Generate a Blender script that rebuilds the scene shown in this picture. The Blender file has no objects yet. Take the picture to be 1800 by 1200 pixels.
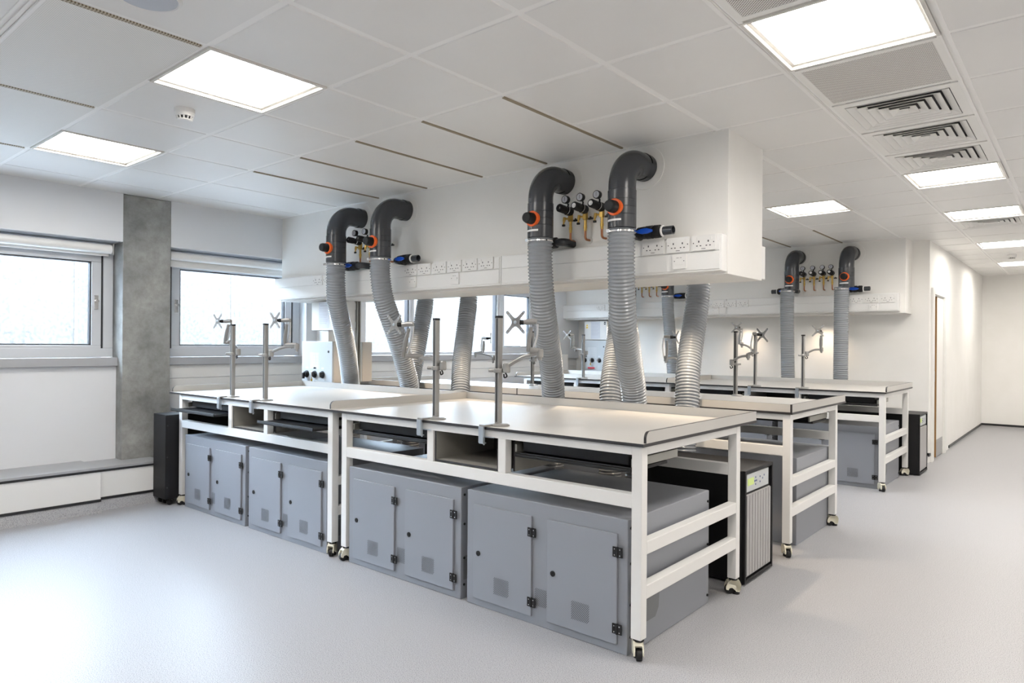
import bpy, math, random
from mathutils import Vector, Matrix
random.seed(7)
SC = bpy.context.scene
COL = SC.collection
PI = math.pi
R = math.radians

# ------------------------------------------------------------------ camera
cam_d = bpy.data.cameras.new('camera'); cam = bpy.data.objects.new('camera', cam_d); COL.objects.link(cam)
yaw, roll = R(40.0), R(0.42)
F = Vector((-math.sin(yaw), math.cos(yaw), 0)); Rt = Vector((math.cos(yaw), math.sin(yaw), 0)); Up = Rt.cross(F)
R2 = Rt * math.cos(roll) + Up * math.sin(roll); U2 = R2.cross(F)
cam.matrix_world = Matrix(((R2.x, U2.x, -F.x, 0), (R2.y, U2.y, -F.y, 0), (R2.z, U2.z, -F.z, 1.345), (0, 0, 0, 1)))
cam_d.sensor_width = 36; cam_d.lens = 36 * 1209.5 / 1800; cam_d.shift_y = 5.9 / 1800
cam_d.clip_start = 0.05; cam_d.clip_end = 100
SC.camera = cam

# ------------------------------------------------------------------ world, exposure
w = bpy.data.worlds.new('daylight'); SC.world = w; w.use_nodes = True
bg = w.node_tree.nodes['Background']; bg.inputs[0].default_value = (0.70, 0.83, 1.0, 1); bg.inputs[1].default_value = 19.0
SC.view_settings.view_transform = 'Standard'; SC.view_settings.look = 'None'
SC.view_settings.exposure = 1.22; SC.view_settings.gamma = 1.0; SC.view_settings.use_curve_mapping = False
SC.cycles.max_bounces = 10; SC.cycles.diffuse_bounces = 7; SC.cycles.glossy_bounces = 4; SC.cycles.transparent_max_bounces = 12
SC.cycles.sample_clamp_indirect = 4.0
SC.cycles.use_denoising = True
LAMP = 13.5      # radiance of the ceiling light diffusers

# ------------------------------------------------------------------ materials
MATS = {}
def mat(name, col, rough=.5, metal=0, spec=.5, emit=None, es=0, trans=0, coat=0):
    m = bpy.data.materials.new(name); m.use_nodes = True; b = m.node_tree.nodes['Principled BSDF']
    b.inputs['Base Color'].default_value = (*col, 1); b.inputs['Roughness'].default_value = rough
    b.inputs['Metallic'].default_value = metal; b.inputs['Specular IOR Level'].default_value = spec
    b.inputs['Coat Weight'].default_value = coat
    if trans: b.inputs['Transmission Weight'].default_value = trans
    if emit: b.inputs['Emission Color'].default_value = (*emit, 1); b.inputs['Emission Strength'].default_value = es
    MATS[name] = m
    return m
def nodes(m): return m.node_tree.nodes, m.node_tree.links, m.node_tree.nodes['Principled BSDF']
def noisy(m, c1, c2, scale, detail=4, lo=.35, hi=.65, bump=0, bscale=None):
    n, l, b = nodes(m)
    tc = n.new('ShaderNodeTexCoord'); t = n.new('ShaderNodeTexNoise'); t.inputs['Scale'].default_value = scale; t.inputs['Detail'].default_value = detail
    l.new(tc.outputs['Object'], t.inputs['Vector'])
    r = n.new('ShaderNodeValToRGB'); r.color_ramp.elements[0].position = lo; r.color_ramp.elements[1].position = hi
    r.color_ramp.elements[0].color = (*c1, 1); r.color_ramp.elements[1].color = (*c2, 1)
    l.new(t.outputs['Fac'], r.inputs['Fac']); l.new(r.outputs['Color'], b.inputs['Base Color'])
    if bump:
        t2 = n.new('ShaderNodeTexNoise'); t2.inputs['Scale'].default_value = bscale or scale * 4; t2.inputs['Detail'].default_value = 6
        l.new(tc.outputs['Object'], t2.inputs['Vector'])
        bp = n.new('ShaderNodeBump'); bp.inputs['Strength'].default_value = bump; bp.inputs['Distance'].default_value = .002
        l.new(t2.outputs['Fac'], bp.inputs['Height']); l.new(bp.outputs['Normal'], b.inputs['Normal'])
    return r
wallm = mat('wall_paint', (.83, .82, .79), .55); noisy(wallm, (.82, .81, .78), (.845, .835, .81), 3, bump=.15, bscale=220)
wallw = mat('window_wall_paint', (.74, .755, .78), .55)  # wall colour cooled and darkened to imitate the daylight on this side
sillm = mat('sill_metal', (.40, .405, .42), .42, .2)
panelm = mat('wall_panel', (.80, .80, .79), .35)
tilem = mat('ceiling_tile', (.68, .665, .64), .36); noisy(tilem, (.79, .78, .76), (.82, .81, .79), 1.3)
barm = mat('ceiling_bar', (.89, .88, .86), .4)
slotm = mat('ceiling_slot', (.28, .23, .16), .7)
floorm = mat('floor_vinyl', (.5, .5, .51), .42, spec=.45)
def floor_nodes():
    n, l, b = nodes(floorm)
    tc = n.new('ShaderNodeTexCoord')
    v = n.new('ShaderNodeTexNoise'); v.inputs['Scale'].default_value = 260; v.inputs['Detail'].default_value = 3; l.new(tc.outputs['Object'], v.inputs['Vector'])
    r = n.new('ShaderNodeValToRGB'); e = r.color_ramp.elements
    e[0].position = .36; e[0].color = (.175, .175, .185, 1); e[1].position = .60; e[1].color = (.42, .42, .435, 1)
    e2 = r.color_ramp.elements.new(.46); e2.color = (.33, .332, .35, 1)
    l.new(v.outputs['Fac'], r.inputs['Fac'])
    v2 = n.new('ShaderNodeTexVoronoi'); v2.inputs['Scale'].default_value = 75; l.new(tc.outputs['Object'], v2.inputs['Vector'])
    r2 = n.new('ShaderNodeValToRGB'); r2.color_ramp.elements[0].position = .10; r2.color_ramp.elements[0].color = (.55, .55, .56, 1); r2.color_ramp.elements[1].position = .16; r2.color_ramp.elements[1].color = (1, 1, 1, 1)
    l.new(v2.outputs['Distance'], r2.inputs['Fac'])
    mx = n.new('ShaderNodeMix'); mx.data_type = 'RGBA'; mx.blend_type = 'MULTIPLY'; mx.inputs[0].default_value = .55
    l.new(r.outputs['Color'], mx.inputs[6]); l.new(r2.outputs['Color'], mx.inputs[7]); l.new(mx.outputs[2], b.inputs['Base Color'])
floor_nodes()
concm = mat('concrete', (.3, .3, .28), .8); noisy(concm, (.20, .20, .195), (.37, .37, .355), 3.2, 9, .3, .72, .5, 60)
stripm = mat('black_strip', (.012, .012, .014), .4)
lightfr = mat('light_frame', (.70, .68, .64), .4)
ventw = mat('vent_white', (.86, .85, .82), .4)
diffm = mat('light_diffuser', (.9, .9, .9), .5, emit=(1.0, .945, .875), es=LAMP)
spotm = mat('spot_lens', (.9, .9, .9), .5, emit=(1.0, .84, .64), es=9)
lamm = mat('laminate', (.47, .457, .435), .38, spec=.33)
boxm = mat('shaded_laminate', (.27, .26, .235), .45)  # laminate darkened to paint in the shade inside the storage boxes
edgem = mat('laminate_edge', (.022, .020, .022), .4)
framem = mat('white_steel', (.73, .725, .71), .38)
cabm = mat('grey_steel', (.245, .257, .285), .42, spec=.45)
cabd = mat('grey_steel_door', (.255, .268, .298), .42, spec=.45)
blackm = mat('black_plastic', (.008, .008, .009), .5, spec=.35)
blk2 = mat('black_paint', (.005, .005, .006), .5, spec=.35)
darkm = mat('dark_slot', (.03, .03, .033), .6)
vent_m = mat('vent_dark', (.055, .058, .065), .6)
pipem = mat('dark_pvc', (.038, .042, .050), .26, spec=.55)
orangem = mat('orange_plastic', (.85, .13, .015), .4)
bluem = mat('blue_plastic', (.008, .085, .55), .35)
brassm = mat('brass', (.55, .36, .10), .3, .9)
copperm = mat('copper', (.42, .18, .09), .35, .9)
chromem = mat('chrome', (.8, .8, .8), .12, 1)
zincm = mat('zinc', (.52, .57, .62), .32, .75)
alum = mat('aluminium', (.30, .295, .285), .38, .4)
armm = mat('silver_arm', (.32, .315, .305), .33, .45)
whitep = mat('white_plastic', (.80, .795, .78), .3)
creamp = mat('cream_caster', (.70, .67, .55), .4)
hosem = mat('grey_hose', (.25, .27, .295), .2, spec=.6, coat=.3)
winfr = mat('window_metal', (.58, .60, .63), .4, .1)
gasketm = mat('window_gasket', (.012, .013, .016), .5)
paperm = mat('paper', (.66, .68, .73), .7)
chartm = mat('chart_paper', (.60, .62, .63), .7)
inkm = mat('ink', (.50, .51, .56), .8)
yelm = mat('yellow_sign', (.85, .55, .02), .5)
redm = mat('red_tag', (.62, .03, .05), .5)
lcdm = mat('lcd_screen', (.42, .52, .16), .3, emit=(.55, .68, .18), es=.12)
bronze = mat('bronze_edge', (.32, .17, .055), .4)
doorm = mat('door_white', (.78, .775, .75), .4)
kickm = mat('kick_plate', (.45, .45, .45), .35, .8)
beigem = mat('beige_steel', (.60, .55, .49), .4)
greycab = mat('light_grey_steel', (.50, .525, .54), .38)
galvm = mat('galvanised', (.36, .36, .33), .45, .6)
grillm = mat('grey_mesh', (.42, .41, .41), .4, .3)
speakm = mat('speaker_mesh', (.52, .55, .60), .6)
facm = mat('facade', (.75, .75, .75), .8)
fr_ = noisy(facm, (.040, .035, .030), (.068, .060, .052), 26, 6, .38, .62)
bouncem = mat('bounce_ground', (.62, .62, .62), .9)  # kept pale so it reflects skylight into the room
facjoint = mat('facade_joint', (.088, .076, .064), .8)
glassm = bpy.data.materials.new('glass'); glassm.use_nodes = True
def glass_nodes():
    n = glassm.node_tree.nodes; l = glassm.node_tree.links; n.clear()
    o = n.new('ShaderNodeOutputMaterial'); t = n.new('ShaderNodeBsdfTransparent'); g = n.new('ShaderNodeBsdfGlossy'); m = n.new('ShaderNodeMixShader'); f = n.new('ShaderNodeLayerWeight'); pw = n.new('ShaderNodeMath'); pw.operation = 'POWER'; pw.inputs[1].default_value = 5; sc_ = n.new('ShaderNodeMath'); sc_.operation = 'MULTIPLY_ADD'; sc_.inputs[1].default_value = .9; sc_.inputs[2].default_value = .04
    t.inputs[0].default_value = (.93, .96, .97, 1); g.inputs['Roughness'].default_value = .02; f.inputs[0].default_value = .5
    l.new(f.outputs['Facing'], pw.inputs[0]); l.new(pw.outputs[0], sc_.inputs[0]); l.new(sc_.outputs[0], m.inputs[0]); l.new(t.outputs[0], m.inputs[1]); l.new(g.outputs[0], m.inputs[2]); l.new(m.outputs[0], o.inputs[0])
glass_nodes()
def mottle(m, scale, lo, hi, fac):
    n, l, b = nodes(m); src = b.inputs['Base Color'].links[0].from_socket
    tc = n.new('ShaderNodeTexCoord'); t = n.new('ShaderNodeTexNoise'); t.inputs['Scale'].default_value = scale; t.inputs['Detail'].default_value = 10; t.inputs['Roughness'].default_value = .65
    l.new(tc.outputs['Object'], t.inputs['Vector'])
    r = n.new('ShaderNodeValToRGB'); r.color_ramp.elements[0].position = lo; r.color_ramp.elements[1].position = hi
    r.color_ramp.elements[0].color = (.62, .60, .57, 1); r.color_ramp.elements[1].color = (1.08, 1.07, 1.06, 1)
    l.new(t.outputs['Fac'], r.inputs['Fac'])
    mx = n.new('ShaderNodeMix'); mx.data_type = 'RGBA'; mx.blend_type = 'MULTIPLY'; mx.inputs[0].default_value = fac
    l.new(src, mx.inputs[6]); l.new(r.outputs['Color'], mx.inputs[7]); l.new(mx.outputs[2], b.inputs['Base Color'])
mottle(concm, 16, .34, .60, .5)
def perf_mat(name, base, dark, pitch, rad, ang=0):
    m = mat(name, base, .45); n, l, b = nodes(m)
    tc = n.new('ShaderNodeTexCoord'); mp = n.new('ShaderNodeMapping'); mp.inputs['Rotation'].default_value = (0, 0, ang); mp.inputs['Scale'].default_value = (1 / pitch,) * 3
    l.new(tc.outputs['Object'], mp.inputs[0])
    fr = n.new('ShaderNodeVectorMath'); fr.operation = 'FRACTION'; l.new(mp.outputs[0], fr.inputs[0])
    sb = n.new('ShaderNodeVectorMath'); sb.operation = 'SUBTRACT'; sb.inputs[1].default_value = (.5, .5, 0); l.new(fr.outputs[0], sb.inputs[0])
    ml = n.new('ShaderNodeVectorMath'); ml.operation = 'MULTIPLY'; ml.inputs[1].default_value = (1, 1, 0); l.new(sb.outputs[0], ml.inputs[0])
    ln = n.new('ShaderNodeVectorMath'); ln.operation = 'LENGTH'; l.new(ml.outputs[0], ln.inputs[0])
    lt = n.new('ShaderNodeMath'); lt.operation = 'LESS_THAN'; lt.inputs[1].default_value = rad; l.new(ln.outputs['Value'], lt.inputs[0])
    mx = n.new('ShaderNodeMix'); mx.data_type = 'RGBA'; mx.inputs[6].default_value = (*base, 1); mx.inputs[7].default_value = (*dark, 1)
    l.new(lt.outputs[0], mx.inputs[0]); l.new(mx.outputs[2], b.inputs['Base Color'])
    return m
perf1 = perf_mat('perforated_tile', (.82, .81, .78), (.60, .59, .565), .0095, .25, PI / 4)
perf2 = perf_mat('perforated_grille', (.84, .82, .79), (.10, .09, .075), .009, .34, PI / 4)

# ------------------------------------------------------------------ mesh helpers
class MB:
    def __init__(s): s.v = []; s.f = []; s.m = []; s.sm = []
    def add(s, vs, fs, mi=0, smooth=False):
        o = len(s.v); s.v += [tuple(p) for p in vs]
        for i, f in enumerate(fs):
            s.f.append(tuple(o + k for k in f)); s.m.append(mi[i] if isinstance(mi, (list, tuple)) else mi); s.sm.append(smooth)
        return s
    def box(s, x0, y0, z0, x1, y1, z1, mi=0):
        vs = [(x0, y0, z0), (x1, y0, z0), (x1, y1, z0), (x0, y1, z0), (x0, y0, z1), (x1, y0, z1), (x1, y1, z1), (x0, y1, z1)]
        # order: bottom, top, front(-y), right(+x), back(+y), left(-x)
        return s.add(vs, [(0, 3, 2, 1), (4, 5, 6, 7), (0, 1, 5, 4), (1, 2, 6, 5), (2, 3, 7, 6), (3, 0, 4, 7)], mi)
    def prism(s, poly, o, ux, uy, h, mi=0, smooth=False):
        o, ux, uy = Vector(o), Vector(ux), Vector(uy); n = ux.cross(uy).normalized() * h; k = len(poly)
        a = [o + ux * p[0] + uy * p[1] for p in poly]; b = [p + n for p in a]
        s.add(a + b, [tuple(range(k - 1, -1, -1)), tuple(range(k, 2 * k))], mi)
        return s.add(a + b, [(i, (i + 1) % k, k + (i + 1) % k, k + i) for i in range(k)], mi, smooth)
    def sweep(s, path, rad, n=12, mi=0, caps=True, smooth=True, up=None):
        P = [Vector(p) for p in path]; N = len(P)
        if not isinstance(rad, (list, tuple)): rad = [rad] * N
        T = []
        for i in range(N):
            t = (P[min(i + 1, N - 1)] - P[max(i - 1, 0)])
            if t.length < 1e-9: t = T[-1] if T else Vector((0, 0, 1))
            T.append(t.normalized())
        u = Vector(up) if up else (Vector((0, 0, 1)) if abs(T[0].z) < .9 else Vector((1, 0, 0)))
        vs = []
        for i in range(N):
            u = (u - T[i] * u.dot(T[i])); u = u.normalized() if u.length > 1e-6 else T[i].orthogonal().normalized()
            w_ = T[i].cross(u)
            r = rad[i]; ra, rb = r if isinstance(r, tuple) else (r, r)
            for k in range(n):
                a = 2 * PI * k / n; vs.append(P[i] + u * (math.cos(a) * ra) + w_ * (math.sin(a) * rb))
        fs = [(i * n + k, i * n + (k + 1) % n, (i + 1) * n + (k + 1) % n, (i + 1) * n + k) for i in range(N - 1) for k in range(n)]
        s.add(vs, fs, mi, smooth)
        if caps:
            s.add(vs[:n], [tuple(range(n - 1, -1, -1))], mi); s.add(vs[-n:], [tuple(range(n))], mi)
        return s
    def lathe(s, o, ax, prof, n=20, mi=0, smooth=True, caps=True):
        o, ax = Vector(o), Vector(ax).normalized(); u = ax.orthogonal().normalized(); w_ = ax.cross(u)
        # duplicated profile points give crisp edges
        vs = []; rows = []
        for i, (d, r) in enumerate(prof):
            rows.append(len(vs))
            for k in range(n):
                a = 2 * PI * k / n; vs.append(o + ax * d + (u * math.cos(a) + w_ * math.sin(a)) * r)
        for i in range(len(prof) - 1):
            (d0, r0), (d1, r1) = prof[i], prof[i + 1]
            sub = vs[i * n:(i + 2) * n]
            s.add(sub, [(k, (k + 1) % n, n + (k + 1) % n, n + k) for k in range(n)], mi, smooth)
        if caps:
            s.add(vs[:n], [tuple(range(n - 1, -1, -1))], mi); s.add(vs[-n:], [tuple(range(n))], mi)
        return s
    def cyl(s, a, b, r, n=16, mi=0):
        a, b = Vector(a), Vector(b); return s.lathe(a, b - a, [(0, r), ((b - a).length, r)], n, mi)
    def build(s, name, mats, parent=None, bevel=0, seg=2):
        me = bpy.data.meshes.new(name); me.from_pydata(s.v, [], s.f)
        if not isinstance(mats, (list, tuple)): mats = [mats]
        for m in mats: me.materials.append(m)
        me.polygons.foreach_set('material_index', s.m); me.polygons.foreach_set('use_smooth', s.sm); me.update()
        o = bpy.data.objects.new(name, me); COL.objects.link(o)
        if parent: o.parent = parent
        if bevel:
            b = o.modifiers.new('bevel', 'BEVEL'); b.width = bevel; b.segments = seg; b.limit_method = 'ANGLE'; b.angle_limit = R(50); b.harden_normals = False
        return o
def tag(o, label=None, cat=None, group=None, kind=None):
    if label: o['label'] = label
    if cat: o['category'] = cat
    if group: o['group'] = group
    if kind: o['kind'] = kind
    return o
def thing(name, label, cat, loc=(0, 0, 0), rz=0, group=None):
    o = bpy.data.objects.new(name, None); COL.objects.link(o); o.location = loc; o.rotation_euler = (0, 0, rz); o.empty_display_size = .1
    return tag(o, label, cat, group)
def copy_tree(o, parent=None):
    c = o.copy(); COL.objects.link(c)
    if parent: c.parent = parent
    for ch in [x for x in o.children]: copy_tree(ch, c)
    return c
def dup(proto, used, loc, label, rz=None, group=None):
    o = proto if not used else copy_tree(proto)
    o.location = loc
    if rz is not None: o.rotation_euler = (0, 0, rz)
    o['label'] = label
    if group: o['group'] = group
    return o
def struct(name, mb, m, bevel=0): return tag(mb.build(name, m, None, bevel), kind='structure')
def spline(pts, n):
    P = [Vector(p) for p in pts]; P = [P[0] * 2 - P[1]] + P + [P[-1] * 2 - P[-2]]; out = []
    for i in range(1, len(P) - 2):
        for k in range(n):
            t = k / n; a, b, c, d = P[i - 1], P[i], P[i + 1], P[i + 2]
            out.append(.5 * ((2 * b) + (c - a) * t + (2 * a - 5 * b + 4 * c - d) * t * t + (3 * b - a - 3 * c + d) * t ** 3))
    out.append(P[-2]); return out
def resample(pts, step):
    L = [0]
    for a, b in zip(pts, pts[1:]): L.append(L[-1] + (b - a).length)
    out = []; i = 0; n = int(L[-1] / step)
    for k in range(n + 1):
        d = k * step
        while i < len(pts) - 2 and L[i + 1] < d: i += 1
        out.append(pts[i].lerp(pts[i + 1], (d - L[i]) / max(1e-9, L[i + 1] - L[i])))
    return out
def rrect(x0, y0, x1, y1, r, n=4):
    p = []
    for cx, cy, a0 in ((x1 - r, y0 + r, -90), (x1 - r, y1 - r, 0), (x0 + r, y1 - r, 90), (x0 + r, y0 + r, 180)):
        for k in range(n + 1):
            a = R(a0 + 90 * k / n); p.append((cx + r * math.cos(a), cy + r * math.sin(a)))
    return p

# ------------------------------------------------------------------ room shell
XW, ZC, YF, YC, XD = -6.28, 2.60, 14.4, 9.27, -1.43      # window wall face, ceiling, far wall, partition behind the third row, door wall
X1, Y0 = 3.4, -3.2
struct('floor', MB().box(-6.8, Y0 - .2, -.12, X1 + .2, YF + .2, 0), floorm)
wm = MB(); wm.box(XD, YF, 0, X1 + .2, YF + .15, 2.75); struct('wall_far', wm, wallm)
struct('wall_right', MB().box(X1, Y0, 0, X1 + .15, YF, 2.75), wallm)
struct('wall_behind', MB().box(-6.7, Y0 - .15, 0, X1 + .15, Y0, 2.75), wallm)
struct('wall_partition', MB().box(-6.7, YC, 0, XD, YC + .12, 2.75), wallm)
wd = MB(); wd.box(XD - .12, YC + .12, 0, XD, 9.56, 2.75); wd.box(XD - .12, 10.29, 0, XD, YF, 2.75); wd.box(XD - .12, 9.56, 2.0, XD, 10.29, 2.75)
struct('wall_door_side', wd, wallm)
bb = MB(); bb.box(XD, YF - .012, .015, X1, YF, .05); bb.box(XD, 10.75, .015, XD + .010, YF, .05); struct('baseboard_far', bb, stripm)
bb = MB(); bb.box(XD, YC - .02, .08, XD + .010, 9.36, .11); bb.box(-1.6, YC - .012, .09, XD + .01, YC, .12); struct('baseboard_corner', bb, stripm)
# room behind the door
br = MB(); br.box(-3.6, YC + .12, 0, -3.5, YF, 2.75); br.box(-3.6, 12.2, 0, XD - .12, 12.3, 2.75); struct('wall_back_room', br, wallm)
# window wall
ww = MB()
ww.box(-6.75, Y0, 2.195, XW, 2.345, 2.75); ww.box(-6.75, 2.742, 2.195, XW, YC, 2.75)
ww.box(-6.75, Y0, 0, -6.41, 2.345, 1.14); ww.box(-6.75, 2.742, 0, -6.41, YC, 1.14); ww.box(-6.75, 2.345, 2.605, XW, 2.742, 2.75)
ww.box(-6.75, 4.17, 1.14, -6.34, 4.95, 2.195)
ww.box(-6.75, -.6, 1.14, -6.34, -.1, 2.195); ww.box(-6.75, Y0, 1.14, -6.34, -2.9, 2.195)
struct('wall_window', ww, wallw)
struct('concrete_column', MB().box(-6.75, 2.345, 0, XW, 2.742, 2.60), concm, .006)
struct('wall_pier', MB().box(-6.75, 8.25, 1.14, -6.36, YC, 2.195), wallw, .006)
sill = MB(); sill.box(-6.50, Y0, 1.14, -6.37, 2.345, 1.212); struct('trim_1', sill, sillm, .004)
sill = MB(); sill.box(-6.50, 2.742, 1.14, -6.37, YC, 1.212); struct('trim_2', sill, sillm, .004)
ln = MB(); ln.box(-6.41, 2.742, 1.02, -6.40, YC, 1.14); ln.box(-6.41, 2.742, .89, -6.402, YC, 1.014); struct('trim_3', ln, panelm, .002)
# low service box along the window wall
def low_box(name, y0, y1, xf, zt):
    b = MB(); b.box(-6.43, y0, .0, xf, y1, zt - .02); struct(name, b, panelm, .003)
    c = MB(); c.box(-6.43, y0, zt - .02, xf + .004, y1, zt); struct(name.replace('service_box', 'trim'), c, sillm, .002)
    k = MB(); k.box(xf, y0, zt - .037, xf + .006, y1, zt - .020); k.box(xf, y0, .085, xf + .006, y1, .105); struct('baseboard_' + name[-1], k, stripm)
    v = MB(); v.prism([(0, 0), (.03, 0), (.0, .085)], (xf, y0, 0), (1, 0, 0), (0, 0, 1), -(y1 - y0)); struct('baseboard_cove_' + name[-1], v, floorm)
low_box('service_box_4', Y0, 2.08, -5.97, .357)
low_box('service_box_5', 2.08, 2.58, -6.04, .345)
# windows
def window(n, y0, y1, z0, z1, sash=True, handle=True, hy=None):
    fr = MB(); X = -6.53; T = .075 if n in (1, 2, 6) else .035
    def rect(a0, a1, b0, b1, t, x0, x1, mi=0):
        fr.box(x0, a0, b0, x1, a1, b0 + t, mi); fr.box(x0, a0, b1 - t, x1, a1, b1, mi); fr.box(x0, a0, b0 + t, x1, a0 + t, b1 - t, mi); fr.box(x0, a1 - t, b0 + t, x1, a1, b1 - t, mi)
    rect(y0, y1, z0, z1, T, X - .02, X + .07)
    root = fr.build(f'window_{n}', winfr, None, .003); tag(root, kind='structure')
    g = MB(); fr = g; rect(y0 + T, y1 - T, z0 + .012, z1 - T, .014, X - .01, X + .055)
    g.build('gasket', gasketm, root)
    if sash:
        q = MB(); fr = q; rect(y0 + T + .014, y1 - T - .014, z0 + .026, z1 - T - .014, .075, X, X + .06); q.build('sash', winfr, root, .004)
        q = MB(); fr = q; rect(y0 + T + .089, y1 - T - .089, z0 + .101, z1 - T - .089, .010, X + .005, X + .05); q.build('gasket', gasketm, root)
    p = MB(); p.box(X + .01, y0 + .08, z0 + .02, X + .016, y1 - .08, z1 - .08); p.build('glass', glassm, root)
    if handle:
        h = MB(); yy = hy if hy is not None else y1 - .13
        h.box(X + .06, yy - .016, 1.62, X + .07, yy + .016, 1.74); h.cyl((X + .07, yy, 1.69), (X + .10, yy, 1.69), .013, 12); h.build('handle', chromem, root, .002)
    return root
window(1, -.10, 2.335, 1.215, 2.19)
window(2, 2.745, 4.165, 1.215, 2.19, hy=2.875)
window(3, 4.96, 5.75, 1.215, 2.19, sash=False, handle=False)
window(4, 5.755, 7.40, 1.215, 2.19, sash=False, handle=False)
window(5, 7.405, 8.24, 1.215, 2.19, handle=False)
window(6, -2.9, -.60, 1.215, 2.19)  # unseen window, added for the daylight it lets in
def blind(y0, y1, drop, label):
    t = thing('roller_blind', label, 'blind', (-6.38, (y0 + y1) / 2, 2.13), 0, 'roller blinds over the windows')
    L = (y1 - y0) / 2 - .012
    MB().cyl((0, -L, 0), (0, L, 0), .038, 20).build('roller', whitep, t)
    b = MB(); b.box(-.045, -L - .008, -.05, .045, -L - .002, .045); b.box(-.045, L + .002, -.05, .045, L + .008, .045); b.build('bracket', alum, t, .004)
    c = MB(); c.box(-.034, -L + .01, -drop, -.031, L - .01, 0); c.build('blind_fabric', whitep, t)
    c = MB(); c.box(-.040, -L + .01, -drop - .022, -.025, L - .01, -drop); c.build('bottom_bar', whitep, t, .003)
blind(-.08, 2.30, .035, 'white roller blind wound up over the big window left of the concrete column')
blind(2.76, 4.15, .075, 'white roller blind over the window right of the concrete column')
# outside
fc = MB(); fc.box(-9.7, -14, -4, -9.5, 24, 2.66, 0); tag(fc.build('facade', facm), kind='structure')
fj = MB()
for k in range(-11, 24): fj.box(-9.505, k * 1.0, -4, -9.492, k * 1.0 + .035, 2.65)
for z in (.4,): fj.box(-9.505, -14, z, -9.494, 24, z + .05)
tag(fj.build('facade_joint', facjoint), kind='structure')
tag(MB().box(-9.5, -14, .0, -6.76, 24, .2).build('bounce_ground', bouncem), kind='structure')  # unseen slab, raised and pale to bounce skylight onto the ceiling

# ------------------------------------------------------------------ ceiling
GX, GY, GP, GQ = -1.060, 1.402, .6035, .604
def gx(k): return GX - GP * k
def gy(j): return GY + GQ * j
XS = [gx(k) for k in range(-8, 9)] + [XW]
YS = [gy(j) for j in range(-8, 22)] + [YF]
lights, grilles, diffs, perfs = [], [], [], []
def cell(k, j): return (k, j)
light_cells = {(4, 0), (7, 0), (0, 2), (0, 7), (0, 10), (0, 14), (0, 18), (2, 8)}
grille_cells = {(0, 1), (0, 3)}
diff_cells = {(0, 4), (0, 5), (0, 6), (0, 11)}
added_lights = {(0, -3), (-4, -5), (-4, -1), (-4, 3), (-4, 7), (-4, 11), (-4, 15), (-4, 19), (-6, 5), (7, 8), (2, -3)}  # unseen lights added to brighten the room and its ceiling
special = light_cells | grille_cells | diff_cells | added_lights
# cell (k, j): x from gx(k) to gx(k)+GP on the +x side, y from gy(j) to gy(j+1)
tl = MB(); G = .0135
def tile(x0, y0, x1, y1, z=2.6):
    e = .004; x0 += G; y0 += G; x1 -= G; y1 -= G
    if x1 - x0 < .02 or y1 - y0 < .02: return
    vs = [(x0, y0, z + .005), (x1, y0, z + .005), (x1, y1, z + .005), (x0, y1, z + .005), (x0 + e, y0 + e, z), (x1 - e, y0 + e, z), (x1 - e, y1 - e, z), (x0 + e, y1 - e, z)]
    tl.add(vs, [(4, 7, 6, 5), (0, 4, 5, 1), (1, 5, 6, 2), (2, 6, 7, 3), (3, 7, 4, 0)])
perf_tiles = MB()
for j in range(-8, 22):
    for k in range(-7, 10):
        x0, x1 = gx(k), gx(k) + GP
        if k == 9: x0 = XW
        y0_, y1_ = gy(j), gy(j + 1)
        x1 = min(x1, X1); y0_ = max(y0_, Y0); y1_ = min(y1_, YF)
        if x1 <= x0 or y1_ <= y0_ or (k, j) in special: continue
        if 4 <= k <= 9 and j == -1:                    # wide perforated panels at the left
            continue
        if 3 <= k <= 9 and 2 <= j <= 3:                    # long panels in front of the bulkhead
            if j == 2: tile(x0, y0_, x1, gy(4))
            continue
        tile(x0, y0_, x1, y1_)
ceil = struct('ceiling', tl, tilem)
for (k0, k1) in ((3, 5), (5, 7), (7, 9)):
    for j in (-1,):
        if any((k, jj) in special for k in range(k0 + 1, k1 + 1) for jj in (j,)): continue
        x1, x0 = gx(k0), max(gx(k1), XW); y0_, y1_ = gy(j), gy(j + 1)
        if y1_ < Y0: continue
        perf_tiles.box(x0 + .014, y0_ + .014, 2.598, x1 - .034, y1_ - .014, 2.606)
struct('ceiling_perforated_panel', perf_tiles, perf1)
gl = MB()
gl.box(-6.7, Y0, 2.655, X1, YF, 2.70, 0)
struct('ceiling_void', gl, barm)
gb_m = MB()
for j in range(-8, 22):
    for k in range(-8, 10):
        x0, x1 = gx(k), gx(k) + GP; y0_, y1_ = gy(j), gy(j + 1)
        if k == 9: x0 = XW - .01
        x1 = min(x1, X1); y0_ = max(y0_, Y0); y1_ = min(y1_, YF)
        if x1 <= x0 or y1_ <= y0_: continue
        if (k, j) in special:
            for a in ((x0, y0_, x0 + .008, y1_), (x1 - .008, y0_, x1, y1_), (x0, y0_, x1, y0_ + .008), (x0, y1_ - .008, x1, y1_)): gb_m.box(a[0], a[1], 2.6065, a[2], a[3], 2.655)
            continue
        gb_m.box(x0, y0_, 2.6035, x1, y1_, 2.63)
struct('ceiling_grid', gb_m, barm)
sl = MB()
for k in (3, 5, 7): sl.box(gx(k) - .033, gy(-1) + .02, 2.5985, gx(k) - .012, gy(0) - .02, 2.607)
struct('ceiling_slot_perforated', sl, perf_mat('slot_perforated', (.50, .44, .34), (.14, .10, .05), .012, .36))
sl = MB()
for k in (2, 3, 4, 5, 6): sl.box(gx(k) - .026, gy(2) + .03, 2.596, gx(k) - .010, gy(4) - .02, 2.607)
for k in (2, 3): sl.box(gx(k) - .026, 7.75, 2.596, gx(k) - .010, 8.88, 2.607)
struct('ceiling_slot', sl, slotm)
bars = MB()
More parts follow.
